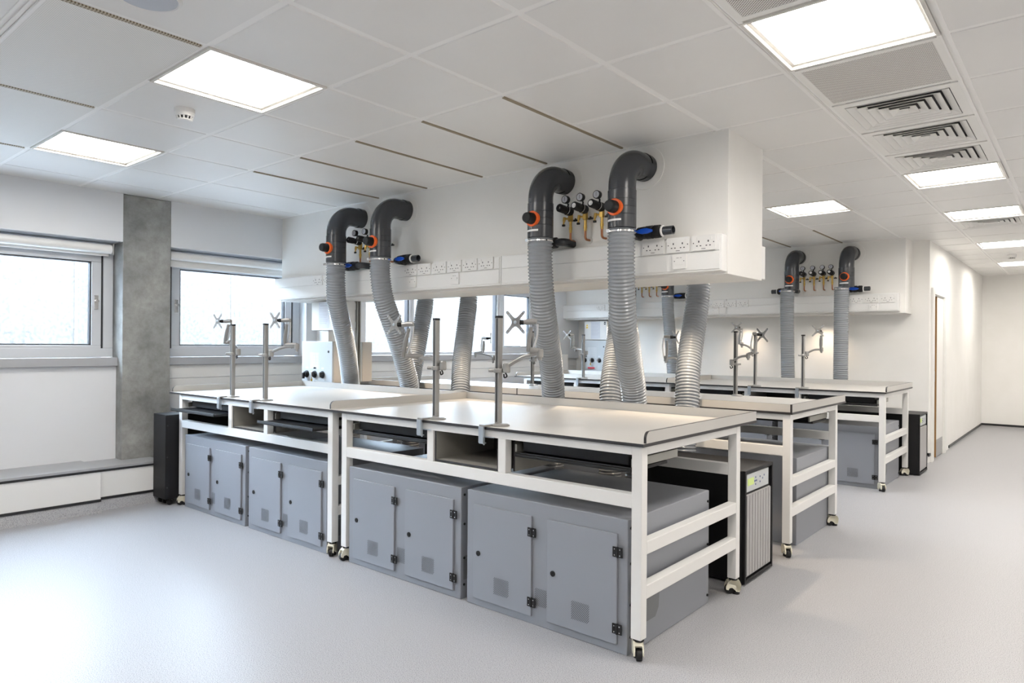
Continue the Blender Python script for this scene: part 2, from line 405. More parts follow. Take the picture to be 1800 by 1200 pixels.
for x in (gx(0), gx(-1)):        # doubled bars either side of the light and vent run
    for d in (-.024, .006): bars.box(x + d, Y0, 2.598, x + d + .018, YF, 2.607)
for d in (-.030, -.006, .018): bars.box(XW, gy(-1) + d, 2.597, gx(3), gy(-1) + d + .014, 2.607)
struct('ceiling_bar', bars, barm, .002)

def make_light(name='ceiling_light'):
    t = thing(name, 'x', 'light'); a = GP / 2 - .006
    f = MB(); T = .014
    for s in (-1, 1):
        f.box(-a, s * a - (T if s > 0 else 0), -.004, a, s * a + (0 if s > 0 else T), .008)
        f.box(s * a - (T if s > 0 else 0), -a + T, -.004, s * a + (0 if s > 0 else T), a - T, .008)
    # stepped inner frame: vertical walls and a flat ring round the diffuser
    b = a - T; c = b - .018
    def ring(o_, zo, i_, zi):
        vs = [(-o_, -o_, zo), (o_, -o_, zo), (o_, o_, zo), (-o_, o_, zo), (-i_, -i_, zi), (i_, -i_, zi), (i_, i_, zi), (-i_, i_, zi)]
        f.add(vs, [(0, 4, 5, 1), (1, 5, 6, 2), (2, 6, 7, 3), (3, 7, 4, 0)])
    ring(b, .004, b, .012); ring(b, .012, c, .012); ring(c, .012, c, .030)
    f.build('light_frame', lightfr, t)
    d = MB(); d.box(-c, -c, .028, c, c, .032); d.build('diffuser', diffm, t)
    return t
LP = make_light()
light_info = [((4, 0), 'square ceiling light beside the smoke detector, biggest of the two at the left'),
              ((7, 0), 'square ceiling light nearest the windows at the far left'),
              ((0, 2), 'largest square ceiling light, cut by the top edge above the grilles'),
              ((0, 7), 'ceiling light just beyond the three square air diffusers'),
              ((0, 10), 'ceiling light beyond a plain tile, nearer side of the fourth air diffuser'),
              ((0, 14), 'ceiling light past the fourth air diffuser on the right-hand run'),
              ((0, 18), 'farthest ceiling light, near the end wall by the small detector'),
              ((2, 8), 'ceiling light alone between the big bulkhead and the third row bulkhead')]
for i, ((k, j), lab) in enumerate(light_info):
    dup(LP, i > 0, (gx(k) + GP / 2, gy(j) + GQ / 2, 2.6), lab, group='square recessed ceiling lights')
for (k, j) in sorted(added_lights):
    dup(LP, True, (gx(k) + GP / 2, gy(j) + GQ / 2, 2.6), 'added square ceiling light, out of view, brightening the room', group='added ceiling lights out of view')
dup(LP, True, (-2.6, 10.8, 2.6), 'added ceiling light inside the room behind the door', group='added ceiling lights out of view')  # unseen lamp added to light the space beyond the door

def grille(k, j, lab):
    t = thing('ceiling_grille', lab, 'vent', (gx(k) + GP / 2, gy(j) + GQ / 2, 2.6), 0, 'perforated ceiling grilles'); a = GP / 2 - .012
    f = MB()
    for s in (-1, 1):
        f.box(-a, s * (a - .015) - .015, -.002, a, s * (a - .015) + .015, .006); f.box(s * (a - .015) - .015, -a + .03, -.002, s * (a - .015) + .015, a - .03, .006)
    f.build('grille_frame', ventw, t, .001)
    MB().box(-a + .03, -a + .03, 0, a - .03, a - .03, .005).build('perforated_sheet', perf2, t)
grille(0, 1, 'perforated grey ceiling grille on the near side of the largest light')
grille(0, 3, 'perforated grey ceiling grille between the largest light and the first air diffuser')
def make_diffuser():
    t = thing('air_diffuser', 'x', 'vent'); a = GP / 2 - .012
    f = MB(); b = .235
    for s in (-1, 1):
        f.box(-a, min(s * a, s * b), -.001, a, max(s * a, s * b), .005); f.box(min(s * a, s * b), -b, -.001, max(s * a, s * b), b, .005)
    f.build('face_frame', ventw, t)
    MB().box(-b, -b, .032, b, b, .036).build('dark_plenum', darkm, t)
    for q in range(6):
        ro = .232 - q * .042; ri = ro - .0395; z0, z1 = (-.002, .015)
        m = MB()
        lo = [(-ro, -ro, z0), (ro, -ro, z0), (ro, ro, z0), (-ro, ro, z0)]; hi = [(-ri, -ri, z1), (ri, -ri, z1), (ri, ri, z1), (-ri, ri, z1)]
        if q == 5:
            m.box(-ro, -ro, z0, ro, ro, z0 + .004)
        else:
            # blades slope outward: outer edge low
            m.add(lo + hi, [(0, 1, 5, 4), (1, 2, 6, 5), (2, 3, 7, 6), (3, 0, 4, 7)])
            m.add([(x, y, z - .0025) for x, y, z in lo] + lo, [(0, 1, 5, 4), (1, 2, 6, 5), (2, 3, 7, 6), (3, 0, 4, 7)])
        m.build('blade', ventw, t)
    return t
DP = make_diffuser()
for i, ((k, j), lab) in enumerate([((0, 4), 'square louvred air diffuser next to the perforated grille'), ((0, 5), 'square louvred air diffuser, middle of the row of three'),
                               ((0, 6), 'square louvred air diffuser touching the ceiling light behind it'), ((0, 11), 'square louvred air diffuser farther off, between two ceiling lights')]):
    dup(DP, i > 0, (gx(k) + GP / 2, gy(j) + GQ / 2, 2.6), lab, group='square ceiling air diffusers')
def detector(x, y, lab):
    t = thing('smoke_detector', lab, 'smoke detector', (x, y, 2.6))
    MB().lathe((0, 0, 0), (0, 0, -1), [(0, .052), (.022, .052), (.026, .048), (.040, .046)], 28).build('base', whitep, t)
    m = MB()
    for k in range(12):
        a = 2 * PI * k / 12; m.sweep([(math.cos(a) * .040, math.sin(a) * .040, -.040), (math.cos(a) * .034, math.sin(a) * .034, -.058)], .004, 6)
    m.build('sensor_rib', whitep, t)
    MB().lathe((0, 0, -.040), (0, 0, -1), [(0, .034), (.018, .028)], 20).build('dark_chamber', darkm, t)
    MB().lathe((0, 0, -.056), (0, 0, -1), [(0, .040), (.004, .039), (.009, .030)], 24).build('cap', whitep, t)
detector(-3.74, 1.70, 'round white smoke detector between the two left ceiling lights')
detector(-.80, 11.35, 'small white smoke detector before the farthest ceiling lights')
t = thing('ceiling_speaker', 'round ceiling speaker with blue-grey mesh cut by the top edge', 'speaker', (-2.63, 1.06, 2.6))
MB().lathe((0, 0, 0), (0, 0, -1), [(0, .115), (.004, .113), (.008, .104), (.004, .100)], 40).build('rim', whitep, t)
MB().lathe((0, 0, 0), (0, 0, -1), [(.001, .101), (.005, .099), (.009, .05), (.010, .001)], 40).build('speaker_grille', speakm, t)
# ------------------------------------------------------------------ bulkheads with trunking
BZ = 1.765
bk = MB(); bk.box(XW - .0, 3.845, BZ, -1.602, 4.385, 2.605); struct('ceiling_bulkhead', bk, wallm, .003)
bk = MB(); bk.box(-6.40, 8.905, 1.742, -1.612, YC, 2.605); struct('ceiling_bulkhead', bk, wallm, .003)
def trunking(x0, x1, y, yb, z0, z1, s, lab, endcap=True):
    t = thing('cable_trunking', lab, 'trunking', ((x0 + x1) / 2, yb, z0), 0, 'white dado trunking on the bulkheads'); L = (x1 - x0) / 2; d = (yb - y) * s; h = z1 - z0
    def bx(m, xa, ya, za, xb, yb_, zb): m.box(xa, min(-s * ya, -s * yb_), za, xb, max(-s * ya, -s * yb_), zb)
    D = abs(yb - y); zm = h * .55
    m = MB(); bx(m, -L, 0, 0, L, D - .006, h); m.build('trunking_body', panelm, t, .004)
    m = MB(); bx(m, -L + .012, D - .007, .012, L - .012, D, zm - .002); m.build('lower_lid', panelm, t, .002)
    m = MB(); bx(m, -L + .012, D - .007, zm + .002, L - .012, D, h - .008); m.build('upper_lid', panelm, t, .002)
    return t
trunking(-6.288, -3.275, 3.765, 3.845, 1.778, 1.99, 1, 'long white trunking on the near bulkhead, window half with six sockets')
trunking(-3.270, -1.608, 3.765, 3.845, 1.778, 1.99, 1, 'white trunking on the near bulkhead, corridor half with three sockets')
trunking(-6.288, -1.608, 4.465, 4.385, 1.778, 1.99, -1, 'white trunking on the hidden back face of the near bulkhead')
trunking(-6.39, -3.70, 8.83, 8.905, 1.765, 1.972, 1, 'white trunking on the far bulkhead, half towards the windows')
trunking(-3.695, -1.665, 8.83, 8.905, 1.765, 1.972, 1, 'white trunking on the far bulkhead, half towards the door')

def make_socket(double=True):
    t = thing('power_socket', 'x', 'socket'); w_, h = (.146, .088) if double else (.088, .088)
    m = MB(); m.prism(rrect(-w_ / 2, -h / 2, w_ / 2, h / 2, .005), (0, 0, 0), (1, 0, 0), (0, 0, 1), .012); m.build('face_plate', whitep, t, .0015)
    p = MB()
    if double:
        for cx in (-.029, .029):
            p.box(cx - .0035, -.0128, .002, cx + .0035, -.0118, .013)
            for d in (-.011, .011): p.box(cx + d - .0045, -.0128, -.020, cx + d + .0045, -.0118, -.0145)
        for cx in (-.062, .062): p.lathe((cx, -.0118, 0), (0, -1, 0), [(0, .0035), (.0010, .0035)], 8)
        p.box(-.013, -.0126, -.036, .013, -.0118, -.033)
    else:
        for cx in (-.030, .030): p.lathe((cx, -.0118, .002), (0, -1, 0), [(0, .003), (.001, .003)], 8)
        p.box(-.018, -.0126, .020, -.002, -.0118, .022); p.box(.004, -.0126, .020, .016, -.0118, .022)
        p.box(-.020, -.0126, -.006, .020, -.0118, -.005); p.box(-.020, -.0126, -.014, .020, -.0118, -.013)
    p.build('pin_holes' if double else 'small_marking', vent_m, t)
    if double:
        m = MB()
        for cx in (-.045, .045): m.box(cx - .0055, -.0145, .014, cx + .0055, -.0115, .032)
        m.build('switch', whitep, t, .001)
    else:
        m = MB(); m.box(-.024, -.0135, -.020, .024, -.0115, .012); m.build('insert', whitep, t, .001)
    return t
SD = make_socket(True); SS = make_socket(False); used = {'d': 0, 's': 0}
def socket(kind, x, y, z, lab, grp, rz=0):
    o = dup(SD if kind == 'd' else SS, used[kind] > 0, (x, y, z), lab, rz, grp); used[kind] = 1
    if kind == 's': o['category'] = 'socket'
    return o
ordR = ['left', 'middle', 'right']
for i, x in enumerate((-2.038, -1.872, -1.711)): socket('d', x, 3.765, 1.944, f'white double socket, {ordR[i]} of three beside the free end of the near bulkhead', 'double sockets at the near bulkhead end')
socket('s', -1.863, 3.765, 1.846, 'small square white outlet plate under the three end sockets', 'small outlet plates')
names6 = ['leftmost, beside the blue-handled valve', 'second from the left', 'third from the left', 'fourth from the left', 'fifth from the left', 'rightmost, next to the trunking joint']
for i, x in enumerate((-4.236, -4.071, -3.899, -3.734, -3.572, -3.410)): socket('d', x, 3.765, 1.944, f'white double socket on the near bulkhead, row of six, {names6[i]}', 'double sockets in the middle of the near bulkhead')
socket('s', -4.211, 3.765, 1.848, 'small square outlet plate under the leftmost of the six sockets', 'small outlet plates')
socket('s', -3.731, 3.765, 1.850, 'small square outlet plate under the fourth of the six sockets', 'small outlet plates')
socket('d', -5.527, 3.765, 1.932, 'white double socket left of the first grey hose near the windows', 'double sockets near the windows')
socket('d', -5.365, 3.765, 1.932, 'white double socket partly behind the first grey hose', 'double sockets near the windows')
for i, x in enumerate((-2.109, -1.947, -1.775)): socket('d', x, 8.83, 1.908, f'white double socket, {ordR[i]} of three at the door end of the far bulkhead', 'double sockets at the far bulkhead end')
socket('s', -1.925, 8.83, 1.815, 'small square outlet plate under the three far end sockets', 'small outlet plates')
for i, x in enumerate((-4.13, -3.965, -3.80, -3.635, -3.470)): socket('d', x, 8.83, 1.908, f'white double socket on the far bulkhead, {["first", "second", "third", "fourth", "fifth"][i]} from the left of five', 'double sockets in the middle of the far bulkhead')
socket('s', -3.845, 8.83, 1.826, 'small square outlet plate under the row of five far sockets', 'small outlet plates')
socket('s', -4.16, 8.83, 1.820, 'small square outlet plate left under the row of five far sockets', 'small outlet plates')
socket('d', -5.66, 8.83, 1.915, 'white double socket at the window end of the far bulkhead', 'double sockets near the windows')
# downlights under the bulkheads
def downlight(x, y, z, lab, power, grp):
    t = thing('downlight', lab, 'light', (x, y, z), 0, grp)
    MB().lathe((0, 0, 0), (0, 0, -1), [(0, .042), (.004, .040), (.004, .030)], 24).build('ring', whitep, t)
    MB().lathe((0, 0, 0), (0, 0, -1), [(0, .030), (.002, .030)], 24).build('lens', spotm, t)
    d = bpy.data.lights.new('spot', 'SPOT'); d.energy = power; d.color = (1, .80, .58); d.spot_size = R(115); d.spot_blend = .9; d.shadow_soft_size = .02
    l = bpy.data.objects.new('spot', d); COL.objects.link(l); l.parent = t; l.location = (0, 0, -.012)
nn = ['nearest the windows', 'second from the windows', 'third from the windows', 'nearest the free end']
for i, x in enumerate((-4.98, -3.93, -2.90, -1.95)): downlight(x, 4.10, BZ, 'small round downlight under the near bulkhead, ' + nn[i], 22, 'downlights under the near bulkhead')
for i, x in enumerate((-5.55, -4.60, -3.566, -2.554)): downlight(x, 9.07, 1.742, 'small round downlight under the far bulkhead, ' + nn[i], 8, 'downlights under the far bulkhead')

# ------------------------------------------------------------------ extraction ducts with ribbed hoses
def hose_mesh(path, r=.080, pitch=.0215):
    pts = resample(spline(path, 24), pitch / 6); rad = []
    for i in range(len(pts)):
        ph = (i % 6) / 6; rad.append(r + .0040 * max(0, math.cos(2 * PI * ph)) - .0042 * (1 if 2 <= i % 6 <= 4 else 0))
    return MB().sweep(pts, rad, 30, caps=True, up=(1, 0, 0))
def duct(x, yw, s, hose, lab, grp, knob=True):
    """s = +1: hangs on the side of the bulkhead that faces the camera, -1: on the other side"""
    t = thing('extraction_duct', lab, 'duct', (x, yw, 2.46), 0, grp); Y = lambda d: -s * d
    dy = .275; rb = .165; P = [Vector((0, Y(0), 0)), Vector((0, Y(dy - rb), 0))]
    for k in range(1, 13):
        a = R(90 * k / 12); P.append(Vector((0, Y(dy - rb + rb * math.sin(a)), -rb + rb * math.cos(a))))
    P.append(Vector((0, Y(dy), -.25)))
    MB().sweep(P, .082, 32, caps=False, up=(1, 0, 0)).build('elbow', pipem, t)
    m = MB(); m.lathe((0, Y(0), 0), (0, Y(1), 0), [(.0, .084), (.03, .084), (.03, .086), (.055, .086)], 32, caps=False); m.build('socket_ring', pipem, t)
    m = MB(); m.lathe((0, Y(dy), -.19), (0, 0, -1), [(0, .084), (.002, .0855), (.055, .0855), (.056, .0835), (.058, .0835), (.060, .0855), (.100, .0855), (.101, .0835), (.103, .0835), (.105, .0855), (.145, .0855), (.146, .0835), (.148, .0835), (.150, .0855), (.225, .0855), (.228, .082)], 32)
    m.build('sleeve', pipem, t)
    m = MB(); m.lathe((0, 0, 0), (0, Y(1), 0), [(0, .135), (.004, .133), (.005, .086)], 40, caps=False); m.build('wall_collar', wallm, t)
    k0 = (0, Y(dy), -.30)
    m = MB(); m.lathe(k0, (0, Y(1), 0), [(.070, .050), (.092, .050), (.094, .047), (.094, .036)], 28, caps=False); m.build('damper_ring', orangem, t)
    m = MB(); m.lathe(k0, (0, Y(1), 0), [(.072, .038), (.135, .036), (.152, .031), (.153, .022)], 24); kb = m.build('damper_knob', blackm, t)
    m = MB(); n = 10; vs = []
    for zz in (-.368, -.380):
        for q in range(n + 1):
            a = R(-90 * s + (-42 + 70 * q / n)); vs.append((math.cos(a) * .0865, Y(dy) + math.sin(a) * .0865, zz))
    m.add(vs, [(q, n + 1 + q, n + 2 + q, q + 1) for q in range(n)]); m.build('label_strip', whitep, t)
    hp = [(p[0] - x, p[1] - yw, p[2] - 2.46) for p in hose]
    h = hose_mesh(hp).build('hose', hosem, t)
    m = MB(); z = hp[0][2] - .012
    m.lathe((hp[0][0], hp[0][1], z), (0, 0, -1), [(0, .085), (.001, .0865), (.010, .0865), (.011, .085)], 32, caps=False); m.box(hp[0][0] - .05, Y(dy) - s * .085 - .010, z - .014, hp[0][0] - .028, Y(dy) - s * .085 + .012, z + .004)
    m.build('hose_clamp', chromem, h)
    return t
ga, gb, gc = 'extraction ducts on the near bulkhead', 'extraction hoses behind the near bulkhead', 'extraction ducts on the far bulkhead'
def tail(p, q): return [(p[0] + q[0] * .5, p[1] + q[1] * .5, .76), (p[0] + q[0], p[1] + q[1], .52), (p[0] + q[0] * 1.3, p[1] + q[1] * 1.2, .34)]
duct(-4.985, 3.845, 1, [(-4.985, 3.57, 2.04), (-4.99, 3.572, 1.90), (-5.03, 3.61, 1.72), (-5.082, 3.69, 1.55), (-5.144, 3.79, 1.364), (-5.239, 3.9, 1.155), (-5.345, 4.0, .962)] + tail((-5.40, 4.05), (-.04, .03)), 'dark duct with grey ribbed hose nearest the windows', ga)
duct(-4.39, 3.845, 1, [(-4.39, 3.57, 2.04), (-4.392, 3.572, 1.90), (-4.396, 3.61, 1.72), (-4.402, 3.69, 1.55), (-4.42, 3.79, 1.366), (-4.466, 3.9, 1.173), (-4.512, 4.0, .973)] + tail((-4.55, 4.04), (-.03, .03)), 'dark duct with grey hose bending right, left of the six sockets', ga)
duct(-2.76, 3.845, 1, [(-2.76, 3.57, 2.04), (-2.762, 3.572, 1.90), (-2.778, 3.61, 1.72), (-2.812, 3.69, 1.523), (-2.858, 3.79, 1.37), (-2.911, 3.9, 1.21), (-2.965, 4.0, 1.01)] + tail((-3.0, 4.05), (-.02, .03)), 'dark duct and hose left of the three pressure gauges on the near bulkhead', ga)
duct(-2.145, 3.845, 1, [(-2.145, 3.57, 2.04), (-2.15, 3.572, 1.90), (-2.168, 3.61, 1.72), (-2.203, 3.69, 1.511), (-2.238, 3.79, 1.371), (-2.277, 3.9, 1.225), (-2.305, 4.0, 1.046)] + tail((-2.32, 4.05), (.0, .03)), 'tallest looking dark duct with grey hose, nearest the free bulkhead end', ga)
duct(-5.03, 4.385, -1, [(-5.03, 4.66, 2.04), (-5.024, 4.65, 1.776), (-5.004, 4.6, 1.594), (-4.994, 4.54, 1.371), (-4.953, 4.44, 1.098), (-4.899, 4.34, .899)] + tail((-4.88, 4.30), (.02, -.03)), 'ribbed hose hanging behind the near bulkhead, closest to the windows', gb)
duct(-4.44, 4.385, -1, [(-4.44, 4.66, 2.04), (-4.435, 4.65, 1.755), (-4.411, 4.6, 1.583), (-4.384, 4.54, 1.372), (-4.317, 4.44, 1.168), (-4.229, 4.34, .972)] + tail((-4.19, 4.30), (.02, -.03)), 'ribbed hose behind the near bulkhead against the bright middle window', gb)
duct(-2.815, 4.385, -1, [(-2.815, 4.66, 2.04), (-2.806, 4.65, 1.799), (-2.776, 4.58, 1.464), (-2.742, 4.47, 1.234), (-2.69, 4.34, 1.012)] + tail((-2.67, 4.30), (.02, -.03)), 'warm lit ribbed hose half hidden by the tallest near hose', gb)
duct(-2.16, 4.385, -1, [(-2.16, 4.66, 2.04), (-2.155, 4.65, 1.776), (-2.151, 4.6, 1.569), (-2.138, 4.5, 1.35), (-2.113, 4.4, 1.142), (-2.087, 4.34, .96)] + tail((-2.08, 4.30), (.0, -.03)), 'ribbed hose behind the near bulkhead at its free end', gb)
duct(-5.04, 8.905, 1, [(-5.04, 8.63, 2.04), (-5.03, 8.6, 1.5), (-5.0, 8.58, .98), (-5.0, 8.6, .6), (-5.0, 8.62, .35)], 'duct on the far bulkhead nearest the windows, hidden by nearer hoses', gc)
duct(-4.45, 8.905, 1, [(-4.45, 8.63, 2.04), (-4.43, 8.60, 1.85), (-4.412, 8.6, 1.664), (-4.375, 8.6, 1.275), (-4.347, 8.6, .98), (-4.33, 8.62, .6), (-4.33, 8.64, .35)], 'duct on the far bulkhead seen under the near bulkhead', gc)
duct(-2.79, 8.905, 1, [(-2.84, 8.63, 2.04), (-2.836, 8.61, 1.8), (-2.826, 8.6, 1.4), (-2.816, 8.6, .973), (-2.816, 8.62, .6), (-2.816, 8.64, .35)], 'duct on the far bulkhead left of the four gauges', gc)
duct(-2.17, 8.905, 1, [(-2.22, 8.63, 2.04), (-2.218, 8.61, 1.8), (-2.217, 8.6, 1.4), (-2.217, 8.6, .968), (-2.217, 8.62, .6), (-2.217, 8.64, .35)], 'duct on the far bulkhead nearest the door', gc)

# ------------------------------------------------------------------ gas regulators and ball valves
def make_reg():
    t = thing('gas_regulator', 'x', 'regulator')      # origin: pipe exit on the wall, regulator faces -y
    MB().lathe((0, 0, 0), (0, -1, 0), [(0, .024), (.004, .023)], 24).build('wall_plate', whitep, t)
    P = [Vector((0, 0, 0)), Vector((0, -.035, 0))]
    for k in range(1, 7):
        a = R(90 * k / 6); P.append(Vector((0, -.035 - .02 * math.sin(a), .02 - .02 * math.cos(a))))
    P.append(Vector((0, -.055, .10))); MB().sweep(P, .0078, 12, up=(1, 0, 0)).build('copper_pipe', copperm, t)
    m = MB(); m.lathe((0, -.055, .055), (0, 0, 1), [(0, .010), (.018, .010), (.018, .012), (.036, .012), (.036, .010), (.10, .010)], 12); m.box(-.012, -.070, .13, .012, -.043, .19); m.build('brass_body', brassm, t, .001)
    m = MB(); m.lathe((0, -.060, .195), (0, -1, .06), [(0, .030), (.04, .030), (.05, .022), (.075, .022), (.077, .027), (.124, .027), (.128, .023)], 24); m.build('regulator_knob', blackm, t)
    m = MB(); m.lathe((0, -.189, .203), (0, -1, .06), [(0, .016), (.002, .016), (.002, .008), (.004, .008)], 20); m.build('knob_badge', chromem, t)
    m = MB(); m.lathe((0, -.107, .199), (0, -1, .06), [(0, .0315), (.005, .0315)], 24, caps=False); m.build('lock_ring', chromem, t)
    g = MB(); g.cyl((0, -.085, .205), (0, -.085, .245), .006, 10, 0); g.lathe((0, -.098, .268), (0, -1, 0), [(0, .026), (.022, .027), (.027, .027), (.027, .023)], 28); gg = g.build('gauge', blackm, t)
    f = MB(); f.lathe((0, -.1252, .268), (0, -1, 0), [(0, .022), (.001, .022)], 24); f.build('dial', paperm, gg)
    f = MB(); f.box(-.001, -.1272, .258, .001, -.1264, .284); nd = f.build('needle', blackm, gg)
    v = MB(); v.cyl((-.012, -.06, .150), (-.035, -.07, .150), .007, 10); v.lathe((-.038, -.072, .160), (-.1, -.1, -1), [(0, .010), (.03, .010), (.03, .006), (.052, .006)], 12); v.build('needle_valve', brassm, t)
    b = MB(); b.box(-.050, -.086, .098, -.030, -.072, .112); b.box(.016, -.05, .13, .05, -.035, .142); b.box(.028, -.05, .142, .036, -.035, .150); b.build('valve_lever', blackm, t, .002)
    return t
RP = make_reg(); ru = 0
gr = ['left', 'middle', 'right']
for i, x in enumerate((-2.674, -2.555, -2.426)):
    dup(RP, ru, (x, 3.845, 2.045), f'black gas regulator with gauge and copper pipe, {gr[i]} of three by the tallest duct', 0, 'gas regulators at the free end of the near bulkhead'); ru = 1
for x, lab in ((-4.937, 'black gas regulator just right of the first duct by the windows'), (-4.80, 'black gas regulator half hidden by the second duct, gauge showing'), (-4.551, 'gas regulator on copper pipe just right of the second duct')):
    dup(RP, ru, (x, 3.845, 2.045), lab, 0, 'gas regulators by the windows')
for i, x in enumerate((-2.709, -2.594, -2.482, -2.384)):
    dup(RP, ru, (x, 8.905, 2.043), f'small gas regulator on the far bulkhead, {["leftmost", "second from left", "third from left", "rightmost, against the duct"][i]} of four', 0, 'gas regulators on the far bulkhead')
for i, x in enumerate((-4.975, -4.855, -4.737)):
    dup(RP, ru, (x, 8.905, 2.055), f'copper gas drop glimpsed under the near bulkhead, {gr[i]} of three', 0, 'gas regulators glimpsed under the near bulkhead')
def make_valve():
    t = thing('ball_valve', 'x', 'valve')             # origin: wall elbow end, valve runs to +x
    P = [Vector((0, 0, 0)), Vector((0, -.08, 0))]
    for k in range(1, 7):
        a = R(90 * k / 6); P.append(Vector((.035 - .035 * math.cos(a), -.08 - .035 * math.sin(a), 0)))
    P.append(Vector((.06, -.115, 0))); MB().sweep(P, .027, 20, up=(0, 0, 1)).build('elbow', pipem, t)
    MB().lathe((.05, -.115, 0), (1, 0, 0), [(0, .026), (.004, .036), (.045, .038), (.047, .033), (.055, .033), (.060, .040), (.10, .040), (.105, .033), (.112, .033), (.114, .040), (.150, .039), (.155, .030), (.165, .030)], 24).build('valve_body', blackm, t)
    MB().lathe((.213, -.115, 0), (1, 0, 0), [(0, .0335), (.008, .0335), (.010, .028)], 24).build('white_ring', whitep, t)
    m = MB(); m.lathe((.22, -.115, 0), (1, 0, 0), [(0, .026), (.065, .026), (.065, .021), (.01, .021)], 24, caps=False); m.build('pipe_stub', pipem, t)
    MB().lathe((.222, -.115, 0), (1, 0, 0), [(0, .021), (.001, .021)], 20).build('pipe_bore', stripm, t)
    h = MB(); h.lathe((.125, -.150, 0), (0, -1, 0), [(0, .014), (.018, .014)], 16); h.prism([(-.055, -.006), (-.018, -.016), (.018, -.016), (.050, -.006), (.050, .006), (.018, .016), (-.018, .016), (-.055, .006)], (.125, -.166, 0), (1, 0, 0), (0, 0, 1), .013); h.build('blue_handle', bluem, t, .003)
    return t
VP = make_valve(); vu = 0
gv = 'blue handled ball valves'
vl = [(-2.175, 3.845, 2.033, 1, 'blue-handled black ball valve right of the tallest duct, above the end sockets'),
      (-2.690, 3.845, 2.033, -1, 'black ball valve mostly behind the hose left of the three gauges'),
      (-4.40, 3.845, 2.033, 1, 'blue-handled ball valve just left of the six sockets'),
      (-4.84, 3.845, 2.026, -1, 'dark ball valve behind the hose nearest the windows'),
      (-2.24, 8.905, 2.03, 1, 'blue-handled ball valve on the far bulkhead above its end sockets'),
      (-2.80, 8.905, 2.04, -1, 'blue-handled ball valve on the far bulkhead pointing left'),
      (-4.47, 8.905, 2.04, 1, 'blue-handled ball valve seen under the near bulkhead')]
def mirrored_valve(src):
    """a left-pointing copy: same parts with mirrored meshes"""
    r = src.copy(); COL.objects.link(r)
    for ch in list(src.children):
        c = ch.copy(); me = ch.data.copy(); me.transform(Matrix.Scale(-1, 4, (1, 0, 0))); me.flip_normals(); c.data = me; COL.objects.link(c); c.parent = r
    return r
VM = None
for x, y, z, s, lab in vl:
    if s > 0: dup(VP, vu, (x, y, z), lab, 0, gv); vu = 1
    else:
        o = mirrored_valve(VP) if VM is None else copy_tree(VM)
        VM = VM or o; o.location = (x, y, z); o['label'] = lab; o['group'] = gv

# ------------------------------------------------------------------ benches
def make_caster(parent, x, y, d):
    """levelling caster under a leg centred at x, y; wheel points along d (unit 2d)"""
    dx, dy = d; c = MB(); px, py = -dy, dx
    root = MB(); root.lathe((x, y, .089), (0, 0, -1), [(0, .017), (.006, .017), (.006, .024), (.012, .024)], 16); r = root.build('caster', blackm, parent)
    # body: arched shell made from an extruded profile along the axle direction
    prof = [(-.034, .022), (-.038, .055), (-.030, .074), (-.014, .080), (.014, .080), (.032, .066), (.043, .042), (.042, .026), (.030, .022), (.024, .034), (.010, .036), (-.004, .026), (-.012, .016), (-.026, .014)]
    m = MB()
    for s in (-1, 1):
        o = Vector((x, y, 0)) + Vector((px, py, 0)) * (s * .019 - (.006 if s > 0 else 0))
        m.prism(prof, o, (dx, dy, 0), (0, 0, 1), -.006 if s > 0 else .006)
    o = Vector((x, y, 0)) - Vector((px, py, 0)) * .019
    m.prism([(-.034, .022), (-.038, .055), (-.030, .074), (-.014, .080), (.014, .080), (.032, .066), (.020, .054), (-.010, .050), (-.012, .022)], o, (dx, dy, 0), (0, 0, 1), -.038)
    m.build('fork', creamp, r, .003)
    wv = MB(); a = Vector((x + dx * .022 - px * .012, y + dy * .022 - py * .012, .0245)); wv.lathe(a, (px, py, 0), [(0, .0235), (.002, .0245), (.022, .0245), (.024, .0235)], 24)
    wv.build('wheel', blackm, r)
    f = MB(); f.lathe((x - dx * .015, y - dy * .015, 0), (0, 0, 1), [(0, .020), (.012, .019), (.016, .008), (.05, .008)], 20); f.build('levelling_foot', blackm, r)
    return r
def lip(parent, ax, a0, a1, b0, b1, z, h, out, r_start=True, name='upstand'):
    """an upstand board along axis ax ('x' or 'y'), thickness b0..b1, laminate sides with dark edges, front end rounded"""
    n = 6; rr = .030; prof = []
    if r_start:
        prof = [(a0, 0)]
        for k in range(n + 1):
            t_ = R(180 - 90 * k / n); prof.append((a0 + rr + rr * math.cos(t_), h - rr + rr * math.sin(t_)))
    else: prof = [(a0, 0), (a0, h)]
    prof += [(a1, h), (a1, 0)]
    m = MB(); k = len(prof)
    if ax == 'y': A = [(b0, p[0], z + p[1]) for p in prof]; B = [(b1, p[0], z + p[1]) for p in prof]
    else: A = [(p[0], b0, z + p[1]) for p in prof]; B = [(p[0], b1, z + p[1]) for p in prof]
    m.add(A + B, [tuple(range(k)), tuple(range(2 * k - 1, k - 1, -1))], 0)
    m.add(A + B, [(i, (i + 1) % k, k + (i + 1) % k, k + i) for i in range(k)], 1)
    return m.build(name, [lamm, edgem], parent)
ZU, TH = .915, .014; ZT = ZU + TH; LH = .050
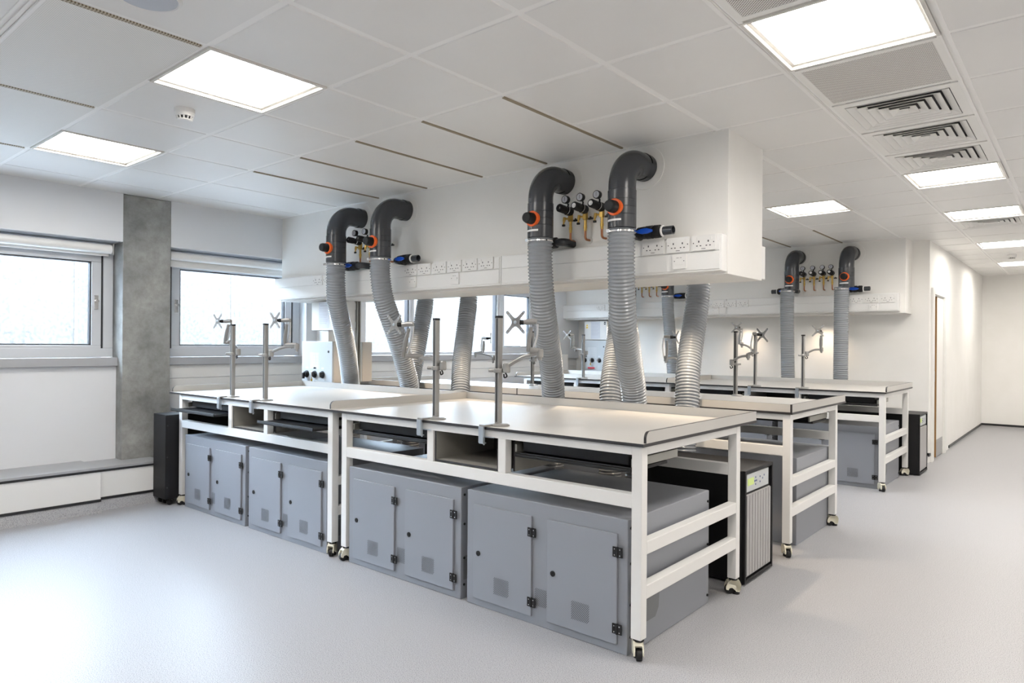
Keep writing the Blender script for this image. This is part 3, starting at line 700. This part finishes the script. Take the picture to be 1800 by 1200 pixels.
def bench(x0, y, W, tl_, tr_, ty0, ty1, fy1, user, left_lip, right_lip, lab, grp, tray_out=(0, 0), lleg=.14, dv=(.912, 1.43), rleg=None):
    """x0,y: front left of the frame zone; user = 'near' or 'far' side people stand at"""
    t = thing('lab_bench', lab, 'bench', (x0, y, 0), 0, grp)
    D = fy1 - y
    # tabletop
    m = MB(); m.box(tl_, ty0 - y, ZU, tr_, ty1 - y, ZT, [1, 0, 1, 1, 1, 1]); m.build('tabletop', [lamm, edgem], t)
    zb = ZT; ya, yb = ty0 - y, ty1 - y
    if user == 'near':
        lip(t, 'x', tl_ + (.013 if left_lip else 0), tr_ - (.013 if right_lip else 0), yb - .013, yb, zb, LH, 1, False)
        if left_lip: lip(t, 'y', ya + .025, yb, tl_, tl_ + .013, zb, LH, 1)
        if right_lip: lip(t, 'y', ya + .025, yb, tr_ - .013, tr_, zb, LH, 1)
    else:
        lip(t, 'x', tl_, tr_ - (.013 if right_lip else 0), ya, ya + .013, zb, LH, 1, False)
        if right_lip: lip(t, 'y', ya, yb - .02, tr_ - .013, tr_, zb, LH, 1, False)
        if left_lip: lip(t, 'y', ya + .013, yb - .02, tl_, tl_ + .013, zb, LH, 1, False)
    L = .05; xl, xr = lleg, rleg if rleg else 2.195
    for lx in (xl, xr):
        for ly in (0, D - L):
            m = MB(); m.box(lx, ly, .087, lx + L, ly + L, ZU); m.build('leg', framem, t, .003)
            make_caster(t, lx + L / 2, ly + L / 2, (.6, -.8) if (lx > 1 and ly < .5) else ((-.8, -.6) if ly > .5 else (-.2, -.98)))
    e = .001
    for ly in (0, D - L):
        m = MB(); m.box(xl + L - e, ly + .001, .875, xr + e, ly + L - .001, ZU - .0005); m.build('top_rail', framem, t, .003)
        m = MB(); m.box(xl + L - e, ly + .001, .645, xr + e, ly + L - .001, .706); m.build('long_rail', framem, t, .003)
    for lx in (xl, xr):
        m = MB(); m.box(lx + .001, L - e, .875, lx + L - .001, D - L + e, ZU - .0005); m.build('top_rail', framem, t, .003)
        for z0, z1 in ((.445, .502), (.253, .312)):
            m = MB(); m.box(lx + .001, L - e, z0, lx + L - .001, D - L + e, z1); m.build('side_rail', framem, t, .003)
    ys = 0 if user == 'near' else D - L
    for dx in dv:
        m = MB(); m.box(dx, ys + .001, .705, dx + L, ys + L - .001, .876); m.build('divider', framem, t, .003)
    # open storage box between the dividers
    sgn = 1 if user == 'near' else -1; q0 = 0 if user == 'near' else D
    def bx(m, xa, ya_, za, xb, yb_, zb_, mi=0):
        p, q = q0 + sgn * ya_, q0 + sgn * yb_; m.box(xa, min(p, q), za, xb, max(p, q), zb_, mi)
    a, b = dv[0] + L + .002, dv[1] - .002
    fm = [0, 0, 1, 0, 0, 0] if user == 'near' else [0, 0, 0, 0, 1, 0]
    m = MB(); bx(m, a, .012, .708, b, .50, .720, fm); bx(m, a, .012, .720, a + .012, .50, .873, fm); bx(m, b - .012, .012, .720, b, .50, .873, fm); bx(m, a + .012, .488, .720, b - .012, .50, .873, fm)
    m.build('storage_box', [boxm, edgem], t)
    m = MB(); bx(m, dv[1] + L + .002, .06, .71, dv[1] + L + .014, .52, .873, fm); m.build('side_board', [boxm, edgem], t)
    # keyboard trays
    for i, (ta, tb) in enumerate(((xl + L + .02, dv[0] - .03), (dv[1] + L + .035, xr - .02))):
        o = tray_out[i]; d0 = .03 - o
        m = MB(); bx(m, ta, d0, .790, tb, d0 + .34, .806); bx(m, ta, d0, .806, tb, d0 + .012, .814)
        tr = m.build('keyboard_tray', blackm, t, .004)
        k = MB(); bx(k, ta + .03, .06, .815, tb - .03, .40, .872); k.build('tray_housing', blk2, tr, .004)
        for xx in (ta - .006, tb - .006): k = MB(); bx(k, xx, .04, .812, xx + .012, .46, .850); k.build('slide_rail', galvm, tr, .001)
    return t
g1, g2, g3 = 'benches of the front row', 'benches of the middle row', 'benches of the back row'
bench(-5.92, 2.60, 2.2, -.01, 2.22, 2.585, 3.87, 3.68, 'near', True, False, 'white framed lab bench of the front row, window end, keyboard trays pulled out', g1, (.13, .13), .14, (.95, 1.45), 2.215)
bench(-3.70, 2.60, 2.26, 0, 2.26, 2.585, 3.87, 3.68, 'near', True, True, 'white framed lab bench nearest the camera with two poles clamped to its edge', g1, (0, 0), .14, (.912, 1.43))
bench(-5.92, 4.50, 2.2, -.01, 2.210, 4.485, 5.74, 5.57, 'far', True, False, 'white framed lab bench of the middle row, window end behind the hoses', g2, (0, 0), .14, (.95, 1.45), 2.215)
bench(-3.70, 4.50, 2.26, 0, 2.26, 4.485, 5.74, 5.57, 'far', False, True, 'white framed lab bench of the middle row, end facing the corridor', g2, (0, 0), .14, (.912, 1.43))
bench(-5.92, 7.14, 2.2, -.01, 2.218, 7.125, 8.36, 8.24, 'near', True, False, 'white framed lab bench of the back row in the corner by the windows', g3, (.0, .0), .14, (.95, 1.45), 2.215)
bench(-3.70, 7.14, 2.26, 0, 2.26, 7.125, 8.36, 8.24, 'near', True, True, 'white framed lab bench of the back row nearest the door', g3, (0, 0), .14, (.912, 1.43))

# ------------------------------------------------------------------ grey enclosures under the benches
CW, CD, CH = .960, .83, .590
def slots(m, x0, z0, w_, h, y, s=1):
    nn_ = 8; rise = w_ * 1.25
    # slanted slots, clipped to the panel
    for k in range(-14, nn_ + 1):
        za = z0 + h * k / nn_
        p0 = [0, za]; p1 = [w_, za + rise]
        def clip(a, b):
            (xa, a_), (xb, b_) = a, b
            if b_ <= z0 or a_ >= z0 + h: return None
            t0, t1 = 0, 1
            if a_ < z0: t0 = (z0 - a_) / (b_ - a_)
            if b_ > z0 + h: t1 = (z0 + h - a_) / (b_ - a_)
            return (xa + (xb - xa) * t0, a_ + (b_ - a_) * t0), (xa + (xb - xa) * t1, a_ + (b_ - a_) * t1)
        c = clip(p0, p1)
        if not c: continue
        (xa, a_), (xb, b_) = c
        if xb - xa < .008: continue
        g = .0019
        m.add([(x0 + xa, y, a_ - g), (x0 + xb, y, b_ - g), (x0 + xb, y, b_ + g), (x0 + xa, y, a_ + g)], [(0, 1, 2, 3)])
def hinge(parent, x, z):
    m = MB(); m.box(x - .024, -.0165, z - .022, x - .003, -.0105, z + .022); m.box(x + .003, -.0165, z - .022, x + .024, -.0105, z + .022); m.cyl((x, -.014, z - .022), (x, -.014, z + .022), .0065, 10)
    h = m.build('hinge', blackm, parent, .001)
    k = MB()
    for dx in (-.0135, .0135):
        for dz in (-.013, .013): k.lathe((x + dx, -.0165, z + dz), (0, -1, 0), [(0, .0028), (.0012, .0028)], 8)
    k.build('screw', chromem, h)
def make_cab():
    t = thing('equipment_enclosure', 'x', 'cabinet')
    MB().box(0, 0, 0, CW, CD, CH).build('body', cabm, t, .004)
    for i, (xa, xb) in enumerate(((.055, .435), (.530, .912))):
        m = MB(); m.box(xa, -.012, .040, xb, -.0005, .522); d = m.build('door', cabd, t, .002)
        for z in (.445, .110): hinge(d, xb + .004, z)
        m = MB(); m.lathe((xa + .036, -.012, .275), (0, -1, 0), [(0, .0135), (.004, .0135), (.005, .011), (.005, .006), (.003, .005)], 20); m.build('lock', blackm, d)
        m = MB(); slots(m, xa + .142, .092, .098, .085, -.0126); m.build('vent_slots', vent_m, d)
    m = MB(); slots(m, .452, .095, .072, .085, -.0006); m.build('vent_slots', vent_m, t)
    m = MB()
    for z in (.55, .395, .215, .075):
        m.lathe((CW, .025, z), (1, 0, 0), [(0, .0065), (.004, .0065), (.005, .004)], 12); m.lathe((0, .025, z), (-1, 0, 0), [(0, .0065), (.004, .0065)], 12)
    for z in (.535, .31, .045): m.lathe((CW, CD - .02, z), (1, 0, 0), [(0, .0065), (.007, .0065)], 12)
    m.build('side_screw', blackm, t)
    m = MB(); m.add([(CW + .0008, .02, .10), (CW + .0008, .25, .10), (CW + .0008, .28, .135), (CW + .0008, .29, .225), (CW + .0008, .02, .225)], [(0, 1, 2, 3, 4)]); m.add([(CW + .001, .02, .208), (CW + .001, .28, .208), (CW + .001, .28, .212), (CW + .001, .02, .212)], [(0, 1, 2, 3)], 1); m.build('side_recess', [mat('recess_grey', (.17, .175, .185), .5), cabd], t)
    m = MB(); m.box(.18, CD, .50, .28, CD + .002, .54); m.box(.62, CD, .50, .72, CD + .002, .54); m.build('cable_slot', darkm, t)
    return t
CP = make_cab(); cu = 0
cabs = [(-5.690, 2.61, 0, 'grey steel enclosure under the front row, beside the tall black cabinet', 'grey enclosures under the front row'),
        (-4.683, 2.61, 0, 'grey steel enclosure under the window end bench, left of the bench joint', 'grey enclosures under the front row'),
        (-3.492, 2.61, 0, 'grey steel enclosure under the nearest bench, right of the bench joint', 'grey enclosures under the front row'),
        (-2.486, 2.61, 0, 'largest looking grey steel enclosure, at the corridor end of the nearest bench', 'grey enclosures under the front row')]
for x, lab in ((-5.690, 'nearest the windows'), (-4.683, 'left of the middle joint'), (-3.492, 'right of the middle joint'), (-2.472, 'at the corridor end')):
    cabs.append((x + CW, 4.81 + CD, PI, 'grey enclosure seen from behind under the middle row, ' + lab, 'grey enclosures under the middle row'))
for x, lab in ((-5.690, 'nearest the windows'), (-4.683, 'left of the middle joint'), (-3.492, 'right of the middle joint'), (-2.472, 'next to the end legs')):
    cabs.append((x, 7.245, 0, 'grey steel enclosure under the back row, ' + lab, 'grey enclosures under the back row'))
for x, y, rz, lab, grp in cabs:
    dup(CP, cu, (x, y, 0), lab, rz, grp); cu = 1

# ------------------------------------------------------------------ power supplies
butm = mat('button_blue', (.10, .13, .25), .4)
def ups(x, y, L, lab, top=.645, w_=.44):
    """front panel faces +x, origin at front near corner"""
    t = thing('power_supply', lab, 'power supply', (x, y, 0), 0, 'black uninterruptible power supplies')
    m = MB(); m.box(-L, 0, .01, -.012, w_, top); m.build('body', blk2, t, .006)
    m = MB(); T = .018
    m.box(-.012, 0, .01, .006, T, top); m.box(-.012, w_ - T, .01, .006, w_, top); m.box(-.012, T, top - T, .006, w_ - T, top); m.box(-.012, T, .01, .006, w_ - T, .028); m.build('bezel', blk2, t, .002)
    m = MB(); m.box(-.012, .035, top - .125, .001, w_ - .065, top - .025); p = m.build('control_panel', greycab, t, .002)
    k = MB(); k.box(.001, .045, top - .090, .003, .135, top - .050); k.build('lcd', lcdm, p)
    for a, b in ((.165, .075), (.165, .055), (.165, .095), (.15, .075), (.18, .075), (.235, .06), (.235, .09), (.275, .075), (.30, .06)): k = MB(); k.lathe((.001, a, top - b), (1, 0, 0), [(0, .006), (.002, .005)], 10); k.build('button', butm, p)
    m = MB(); m.box(-.012, .035, .04, -.002, w_ - .030, top - .140)
    n = 9
    for k in range(n):
        yy = .052 + (w_ - .100) * k / (n - 1); m.box(-.002, yy - .0165, .045, .003, yy + .0165, top - .145)
    m.build('front_grille', grillm, t, .0015)
    m = MB(); m.box(-L + .15, .10, .0, -L + .2, .15, .011); m.box(-.2, .10, .0, -.15, .15, .011); m.box(-L + .15, w_ - .15, .0, -L + .2, w_ - .10, .011); m.box(-.2, w_ - .15, .0, -.15, w_ - .10, .011); m.build('foot', blackm, t)
ups(-1.478, 3.80, .62, 'black power supply with green display standing behind the nearest bench end')
ups(-3.20, 3.80, .90, 'black power supply body added to darken the gap behind the joint of the front benches')  # added black body standing in for shade and dark panels there
ups(-1.362, 8.28, .95, 'black power supply with grey front grille at the back row by the door')
t = thing('black_equipment_cabinet', 'tall narrow black equipment cabinet on castors beside the concrete column', 'cabinet', (-5.915, 2.50, 0))
m = MB(); m.box(-.115, 0, .052, .115, .95, .748); m.build('body', blk2, t, .004)
m = MB(); m.box(.115, .001, .055, .117, .03, .745); m.build('side_seam', blackm, t)
m = MB()
for z in (.66, .40, .15): m.lathe((.117, .015, z), (1, 0, 0), [(0, .006), (.003, .006)], 10)
for k in range(4): m.box(-.06 + k * .03, -.0015, .22, -.048 + k * .03, 0, .224)
m.build('screw', darkm, t)
for cx, cy in ((-.08, .05), (.08, .05), (0, .05), (-.08, .9), (.08, .9)):
    m = MB(); m.cyl((cx, cy, .03), (cx, cy, .052), .014, 12); m.lathe((cx - .012, cy, .0225), (1, 0, 0), [(0, .020), (.003, .0225), (.021, .0225), (.024, .020)], 18); m.build('caster', blackm, t)

# ------------------------------------------------------------------ monitor arm poles
def arm(x, y, zt, cz, J, E, U0, U1, HD, V, nrm, lab, grp, edge=None, poleside=0):
    """pole stands on the bench at x, y; the other points are world positions of the arm's joints"""
    z0 = ZT; t = thing('monitor_arm', lab, 'monitor arm', (x, y, z0), 0, grp); o = Vector((x, y, z0)); h = zt - z0
    V_ = [Vector(p) - o for p in (J, E, U0, U1, HD, V)]; J, E, U0, U1, HD, V = V_
    a = .0155
    m = MB(); m.prism(rrect(-a, -a, a, a, .007), (0, 0, .012), (1, 0, 0), (0, 1, 0), h - .022); p = m.build('pole', alum, t)
    m = MB()
    for sy in (-1, 1): m.box(-.0055, min(sy * a, sy * a * 1.02), .02, .0055, max(sy * a, sy * a * 1.04), h - .014)
    m.build('pole_groove', darkm, p)
    m = MB(); m.prism(rrect(-a - .001, -a - .001, a + .001, a + .001, .007), (0, 0, h - .012), (1, 0, 0), (0, 1, 0), .012); m.build('pole_cap', blackm, p)
    m = MB(); m.lathe((0.015, 0, 0), (0, 0, 1), [(0, .047), (.006, .047), (.012, .036), (.014, .020)], 32); m.build('foot_plate', armm, t)
    if edge is not None:              # edge clamp hanging over the bench edge at local y = edge
        s = 1 if edge < 0 else -1; e = edge
        m = MB(); m.box(-.046, min(e - s * .012, 0), .0005, -.006, max(e - s * .012, 0), .011); m.build('clamp_arm', armm, t, .002)
        m = MB(); m.box(-.046, min(e - s * .016, e - s * .004), -.082, -.014, max(e - s * .016, e - s * .004), .001)
        m.box(-.046, min(e - s * .012, e + s * .012), -.086, -.014, max(e - s * .012, e + s * .012), -.081)
        c = m.build('edge_clamp', zincm, t, .001)
        k = MB(); k.cyl((-.030, e + s * .010, -.095), (-.030, e + s * .010, -.018), .0045, 10); k.cyl((-.030, e + s * .010, -.052), (.035, e + s * .014, -.052), .003, 8); k.lathe((-.030, e + s * .010, -.018), (0, 0, 1), [(0, .012), (.003, .012)], 12); k.build('clamp_screw', zincm, c)
    cz = cz - z0
    m = MB(); m.lathe((0, 0, cz - .011), (0, 0, 1), [(0, .025), (.003, .0265), (.019, .0265), (.022, .025)], 24)
    side = Vector((J.x, J.y, 0)).normalized() if J.xy.length > .01 else Vector((1, 0, 0))
    m.sweep([Vector((0, 0, cz)) - side * .02, Vector((0, 0, cz)) - side * .055], .009, 12); m.build('collar', armm, t)
    jc = side * .045 + Vector((0, 0, cz + .018))
    m = MB(); m.lathe(jc - Vector((0, 0, .028)), (0, 0, 1), [(0, .016), (.004, .019), (.044, .019), (.050, .014)], 20); m.build('pivot', armm, t)
    k = MB(); k.sweep(spline([jc + Vector((0, -.01, -.026)), jc + Vector((.012, -.012, -.045)), jc + Vector((-.006, -.010, -.052)), jc + Vector((-.010, -.01, -.034))], 6), .004, 8); k.build('cable_clip', blackm, t)
    mid = jc.lerp(E, .5) + Vector((0, 0, .016))
    m = MB(); m.sweep(spline([jc + Vector((0, 0, .004)), mid, E], 8), [(.010, .012)] * 17, 14, up=(0, 0, 1)); m.build('lower_arm', armm, t)
    m = MB(); m.lathe(E - Vector((0, 0, .022)), (0, 0, 1), [(0, .014), (.004, .017), (.038, .017), (.043, .012)], 20); m.sweep([E + Vector((0, 0, .012)), U0 + Vector((0, 0, -.006))], [.014, .015], 14)
    m.cyl(E - Vector((0, 0, .036)), E - Vector((0, 0, .020)), .010, 12); m.build('elbow_joint', armm, t)
    d = (U1 - U0); hd = Vector((HD.x - U1.x, HD.y - U1.y, 0)); hd = hd.normalized() if hd.length > .004 else Vector((-1, 0, 0))
    m = MB(); off = hd * .010
    q0, q1 = U0 + Vector((0, 0, -.012)) + off, U1 + Vector((0, 0, -.030)) + off
    m.sweep(spline([q0, q0.lerp(q1, .5) + hd * .003, q1], 6), [(.010, .013)] * 3 + [(.012, .016)] * 7 + [(.010, .012)] * 3, 14, up=tuple(hd)); m.build('spring_cover', armm, t)
    m = MB(); r0, r1 = U0 - hd * .014, U1 - hd * .020 + Vector((0, 0, -.012)); m.sweep(spline([r0, r0.lerp(r1, .5) - hd * .008, r1], 6), .0065, 10); m.build('parallel_rod', chromem, t)
    m = MB(); m.sweep([U1 - hd * .018, U1 + hd * .006, HD], [.012, .015, .013], 16, up=(0, 0, 1)); m.build('head', armm, t)
    nv = Vector(nrm).normalized()
    m = MB(); m.sweep([HD, HD.lerp(V, .45)], .013, 14); m.sweep([HD.lerp(V, .45), V - nv * .002], .010, 12); m.build('tilt_knuckle', blackm, t)
    ux = Vector((0, 0, 1)).cross(nv).normalized(); uy = nv.cross(ux)
    m = MB(); m.lathe(V - nv * .003, nv, [(0, .022), (.005, .022)], 20)
    for sx in (-1, 1):
        for sy in (-1, 1):
            e1 = V + ux * sx * .050 + uy * sy * .050
            dd = (e1 - V).normalized(); pp = nv.cross(dd)
            poly = [(.012, -.013), (.035, -.008), (.070, -.0075)]
            for q in range(7): a_ = R(-90 + 30 * q); poly.append((.070 + .0075 * math.cos(a_), .0075 * math.sin(a_)))
            poly += [(.035, .008), (.012, .013)]
            m.prism(poly, V - nv * .002, dd, pp, .004)
    pl = m.build('mounting_plate', armm, t)
    m = MB(); m.lathe(V + nv * .002, nv, [(0, .008), (.003, .008), (.004, .004)], 12)
    for sx in (-1, 1):
        for sy in (-1, 1):
            for q in (.053, .070): m.lathe(V + (ux * sx + uy * sy).normalized() * q + nv * .0015, nv, [(0, .0032), (.0012, .0032)], 10)
    m.build('plate_screw', zincm, pl)
    return t
ga_ = 'monitor arm poles on the front row'; gb_ = 'monitor arm poles on the middle row'; gc_ = 'monitor arm poles on the back row'
arm(-5.035, 2.668, 1.487, 1.262, (-4.98, 2.70, 1.27), (-5.205, 2.745, 1.342), (-5.225, 2.71, 1.352), (-5.150, 2.70, 1.515), (-5.210, 2.685, 1.513), (-5.222, 2.640, 1.513), (.08, -1, 0), 'silver monitor arm pole farthest left, its plate left of the pole', ga_, -.085)
arm(-4.565, 2.668, 1.486, 1.258, (-4.5, 2.70, 1.27), (-4.31, 2.76, 1.322), (-4.40, 2.73, 1.340), (-4.345, 2.71, 1.508), (-4.395, 2.69, 1.506), (-4.407, 2.645, 1.506), (.08, -1, 0), 'silver monitor arm pole second from left, its arm reaching to the right', ga_, -.085)
arm(-2.79, 2.668, 1.490, 1.212, (-2.74, 2.68, 1.23), (-3.04, 2.78, 1.262), (-3.09, 2.70, 1.285), (-3.02, 2.68, 1.462), (-3.07, 2.655, 1.457), (-3.082, 2.61, 1.457), (.08, -1, 0), 'silver monitor arm pole on the nearest bench, left one of its pair', ga_, -.085)
arm(-2.327, 2.668, 1.494, 1.212, (-2.25, 2.69, 1.23), (-2.115, 2.74, 1.305), (-2.155, 2.71, 1.325), (-2.120, 2.69, 1.462), (-2.165, 2.665, 1.457), (-2.177, 2.62, 1.457), (.08, -1, 0), 'silver monitor arm pole on the nearest bench, right one of its pair', ga_, -.085)
arm(-4.90, 5.60, 1.487, 1.184, (-4.95, 5.58, 1.2), (-5.135, 5.50, 1.241), (-5.06, 5.53, 1.268), (-5.04, 5.52, 1.417), (-4.98, 5.51, 1.411), (-4.94, 5.53, 1.415), (.6, .6, 0), 'monitor arm behind the right pole of the nearest bench, on the middle row', gb_, None)
arm(-4.42, 5.60, 1.487, 1.184, (-4.37, 5.58, 1.2), (-4.22, 5.50, 1.241), (-4.22, 5.45, 1.268), (-4.24, 5.45, 1.417), (-4.26, 5.48, 1.411), (-4.27, 5.52, 1.415), (0, 1, 0), 'monitor arm pole on the middle row beside the third hose', gb_, None)
arm(-2.72, 5.60, 1.480, 1.20, (-2.76, 5.58, 1.21), (-2.84, 5.48, 1.232), (-2.835, 5.46, 1.25), (-2.82, 5.44, 1.425), (-2.79, 5.46, 1.423), (-2.76, 5.50, 1.421), (.5, .8, 0), 'monitor arm on the middle row showing left of the free end hose', gb_, None)
arm(-2.285, 5.66, 1.474, 1.197, (-2.30, 5.62, 1.21), (-2.155, 5.60, 1.270), (-2.115, 5.60, 1.298), (-2.10, 5.60, 1.452), (-2.08, 5.60, 1.447), (-2.045, 5.615, 1.440), (.3, .9, 0), 'monitor arm on a round foot on the middle row, plate facing the back row', gb_, None)
arm(-4.87, 7.20, 1.480, 1.236, (-4.85, 7.24, 1.251), (-5.057, 7.30, 1.299), (-5.087, 7.26, 1.32), (-5.068, 7.24, 1.475), (-5.087, 7.21, 1.475), (-5.099, 7.165, 1.475), (.08, -1, 0), 'monitor arm pole on the back row before the far switch cabinet', gc_, -.075)
arm(-4.40, 7.20, 1.480, 1.236, (-4.36, 7.22, 1.251), (-4.30, 7.30, 1.299), (-4.28, 7.27, 1.32), (-4.27, 7.25, 1.475), (-4.29, 7.22, 1.475), (-4.302, 7.175, 1.475), (.08, -1, 0), 'monitor arm pole on the back row hidden by the hoses', gc_, -.075)
arm(-2.695, 7.20, 1.470, 1.28, (-2.73, 7.23, 1.30), (-2.86, 7.25, 1.369), (-2.875, 7.23, 1.381), (-2.86, 7.22, 1.535), (-2.869, 7.20, 1.548), (-2.881, 7.155, 1.548), (.08, -1, 0), 'monitor arm pole on the back row just right of the round footed pole', gc_, -.075)
arm(-2.21, 7.20, 1.468, 1.262, (-2.19, 7.23, 1.292), (-2.049, 7.25, 1.322), (-2.049, 7.24, 1.340), (-2.041, 7.22, 1.491), (-2.042, 7.19, 1.506), (-2.054, 7.145, 1.506), (.08, -1, 0), 'monitor arm pole on the back row between the two right-hand hoses', gc_, -.075)

# ------------------------------------------------------------------ electrical switch cabinets and notices
def switch_cab(x0, y0, x1, y1, z0, z1, lab, tag_red=False):
    t = thing('switch_cabinet', lab, 'electrical cabinet', ((x0 + x1) / 2, y0, z0), 0, 'electrical switch cabinets'); L = (x1 - x0) / 2; h = z1 - z0; D = y1 - y0
    m = MB(); m.box(-L, .02, 0, L, D, h); m.build('body', beigem if not tag_red else greycab, t, .003)
    m = MB(); m.box(-L, 0, 0, L, .018, h); d = m.build('door', greycab, t, .003)
    m = MB(); m.lathe((L - .06, 0, h - .10), (0, -1, 0), [(0, .012), (.004, .011)], 14); m.build('key_lock', darkm, d)
    m = MB(); m.box(-.115, -.001, h - .27, .045, 0, h - .11); m.build('paper_chart', chartm, d)
    k = MB()
    for q in range(5): k.box(-.105, -.0016, h - .25 + q * .028, .035, -.001, h - .2485 + q * .028)
    for q in range(4): k.box(-.10 + q * .043, -.0016, h - .26, -.0985 + q * .043, -.001, h - .12)
    k.build('chart_line', mat('pale_line', (.46, .48, .52), .8), d)
    zk = .075 if not tag_red else h - .31
    for q, xx in enumerate((-.165, -.03, .10)):
        m = MB(); m.lathe((xx, 0, zk), (0, -1, 0), [(0, .036), (.008, .035), (.010, .028), (.028, .026), (.030, .020)], 24); kn = m.build('rotary_switch', blackm, d)
        m = MB(); m.box(xx - .006, -.042, zk - .026, xx + .006, -.028, zk + .026) if q else m.box(xx - .022, -.044, zk - .045, xx + .004, -.028, zk + .012); m.build('switch_grip', chromem if q else blackm, kn, .002)
        m = MB(); m.box(xx - .02, -.001, zk + .055, xx + .02, 0, zk + .070); m.build('switch_label', paperm, d)
    m = MB(); m.box(-.045, -.04, zk - .075, -.028, -.028, zk - .045); m.sweep(spline([(-.043, -.034, zk - .046), (-.036, -.034, zk - .02), (-.030, -.034, zk - .046)], 5), .002, 6); m.build('padlock', brassm, d)
    if tag_red:
        m = MB(); m.box(-.09, -.030, zk - .130, .035, -.028, zk - .105); m.build('red_label', redm, d)
    return t
switch_cab(-6.09, 3.96, -5.58, 4.14, .965, 1.365, 'light grey switch cabinet with three black rotary switches behind the front row')
switch_cab(-6.00, 4.30, -5.58, 4.44, .965, 1.362, 'beige backed switch cabinet facing away beyond the metal post')
switch_cab(-6.12, 8.98, -5.64, 9.25, .80, 1.425, 'white switch cabinet in the far corner with a small red label', True)
def notice_box(x0, y0, x1, y1, z0, z1, lab, sign=False):
    t = thing('isolator_box', lab, 'box', ((x0 + x1) / 2, y0, z0), 0, 'white isolator boxes with notices'); L = (x1 - x0) / 2; h = z1 - z0
    MB().box(-L, 0, 0, L, y1 - y0, h).build('box_body', whitep, t, .003)
    pw, ph = (.085, min(.27, h - .02)); cx = 0
    m = MB(); m.box(cx - pw, -.0012, h - ph - .004, cx + pw, 0, h - .006); n = m.build('notice_sheet', paperm, t)
    k = MB(); z = h - .045; k.box(cx - pw * .72, -.0018, z, cx + pw * .72, -.0012, z + .007)
    for q in range(9): z -= .017 + (.006 if q % 3 == 0 else 0); k.box(cx - pw * .8, -.0018, z, cx + pw * (.8 - .25 * ((q * 7) % 3) / 2), -.0012, z + .004)
    k.build('notice_text', inkm, n)
    if sign:
        m = MB(); m.prism([(-.018, 0), (.018, 0), (0, .032)], (-L + .05, 0, h - .075), (1, 0, 0), (0, 0, 1), .0015); m.box(-L + .034, -.0015, h - .108, -L + .066, 0, h - .085); m.build('warning_sign', yelm, t)
        m = MB(); m.box(L - .050, -.002, h - .055, L - .022, 0, h - .012); m.build('symbol_plate', blackm, t)
        m = MB(); m.box(L - .043, -.0026, h - .042, L - .029, -.002, h - .026); m.build('symbol_window', paperm, t)
notice_box(-5.955, 3.98, -5.54, 4.20, 1.475, 1.755, 'white isolator box with a printed notice under the near bulkhead')
notice_box(-6.07, 9.0, -5.66, 9.25, 1.432, 1.720, 'white box in the far corner with yellow warning sign and notice', True)
m = MB(); m.box(-5.80, 4.0, 1.366, -5.70, 4.05, 1.474); tag(m.build('cable_conduit', whitep, None, .003), 'short white conduit between the isolator box and the switch cabinet', 'conduit')
t = thing('metal_post', 'galvanised channel post standing right of the first hose, behind the front row', 'post', (-5.55, 4.235, 0))
m = MB(); m.box(-.022, -.022, 0, .022, -.018, BZ); m.box(-.022, .018, 0, .022, .022, BZ); m.box(-.022, -.018, 0, -.018, .018, BZ); m.box(.018, -.018, 0, .022, -.008, BZ); m.box(.018, .008, 0, .022, .018, BZ); m.build('channel', galvm, t)
m = MB()
for z in (1.50, 1.68): m.box(-.02, -.075, z, .0, -.022, z + .06)
m.build('bracket', zincm, t, .001)
# white cable cover on the wall beside the cabinet and a small box in the far corner
tag(MB().box(-6.34, 4.30, 0, -6.22, 4.60, BZ).build('riser_cover', panelm, None, .004), 'white vertical riser cover behind the switch cabinets', 'panel')
tag(MB().box(-6.36, 8.40, .93, -6.20, 8.75, 1.20).build('wall_box', panelm, None, .006), 'small white box on the wall in the far window corner', 'box')

# ------------------------------------------------------------------ door
dr = MB(); x = XD
dr.box(x, 9.38, 0, x + .022, 9.50, 2.055); dr.box(x, 10.29, 0, x + .022, 10.42, 2.055); dr.box(x, 9.50, 1.985, x + .022, 10.29, 2.055)
dr.box(x - .12, 9.56, 0, x, 9.585, 2.0); dr.box(x - .12, 10.265, 0, x, 10.29, 2.0); dr.box(x - .12, 9.585, 1.975, x, 10.265, 2.0); dr.box(x, 9.50, 0, x + .012, 9.575, 2.0); dr.box(x, 10.275, 0, x + .012, 10.30, 2.0)
root = struct('door_1', dr, doorm, .002)
m = MB(); m.box(x - .066, 9.80, .008, x - .002, 10.262, 1.972); m.build('leaf', doorm, root, .002)
m = MB(); m.box(x - .068, 9.786, .008, x - .001, 9.802, 1.972); m.build('edge_lipping', bronze, root)
m = MB(); m.box(x - .046, 9.783, .1, x - .028, 9.787, 1.9); m.box(x - .056, 9.781, .93, x - .016, 9.787, 1.06); m.build('lock_strip', galvm, root)
m = MB(); m.box(x - .002, 9.805, .01, x - .0005, 10.26, .22); m.build('kick_plate', kickm, root)
sh = MB()
for z in (.4, .95, 1.35, 1.75): sh.box(-2.3, 11.2, z, -1.8, 11.5, z + .03)
tag(sh.build('wall_shelf', kickm), 'stack of grey shelves glimpsed through the door gap', 'shelf')
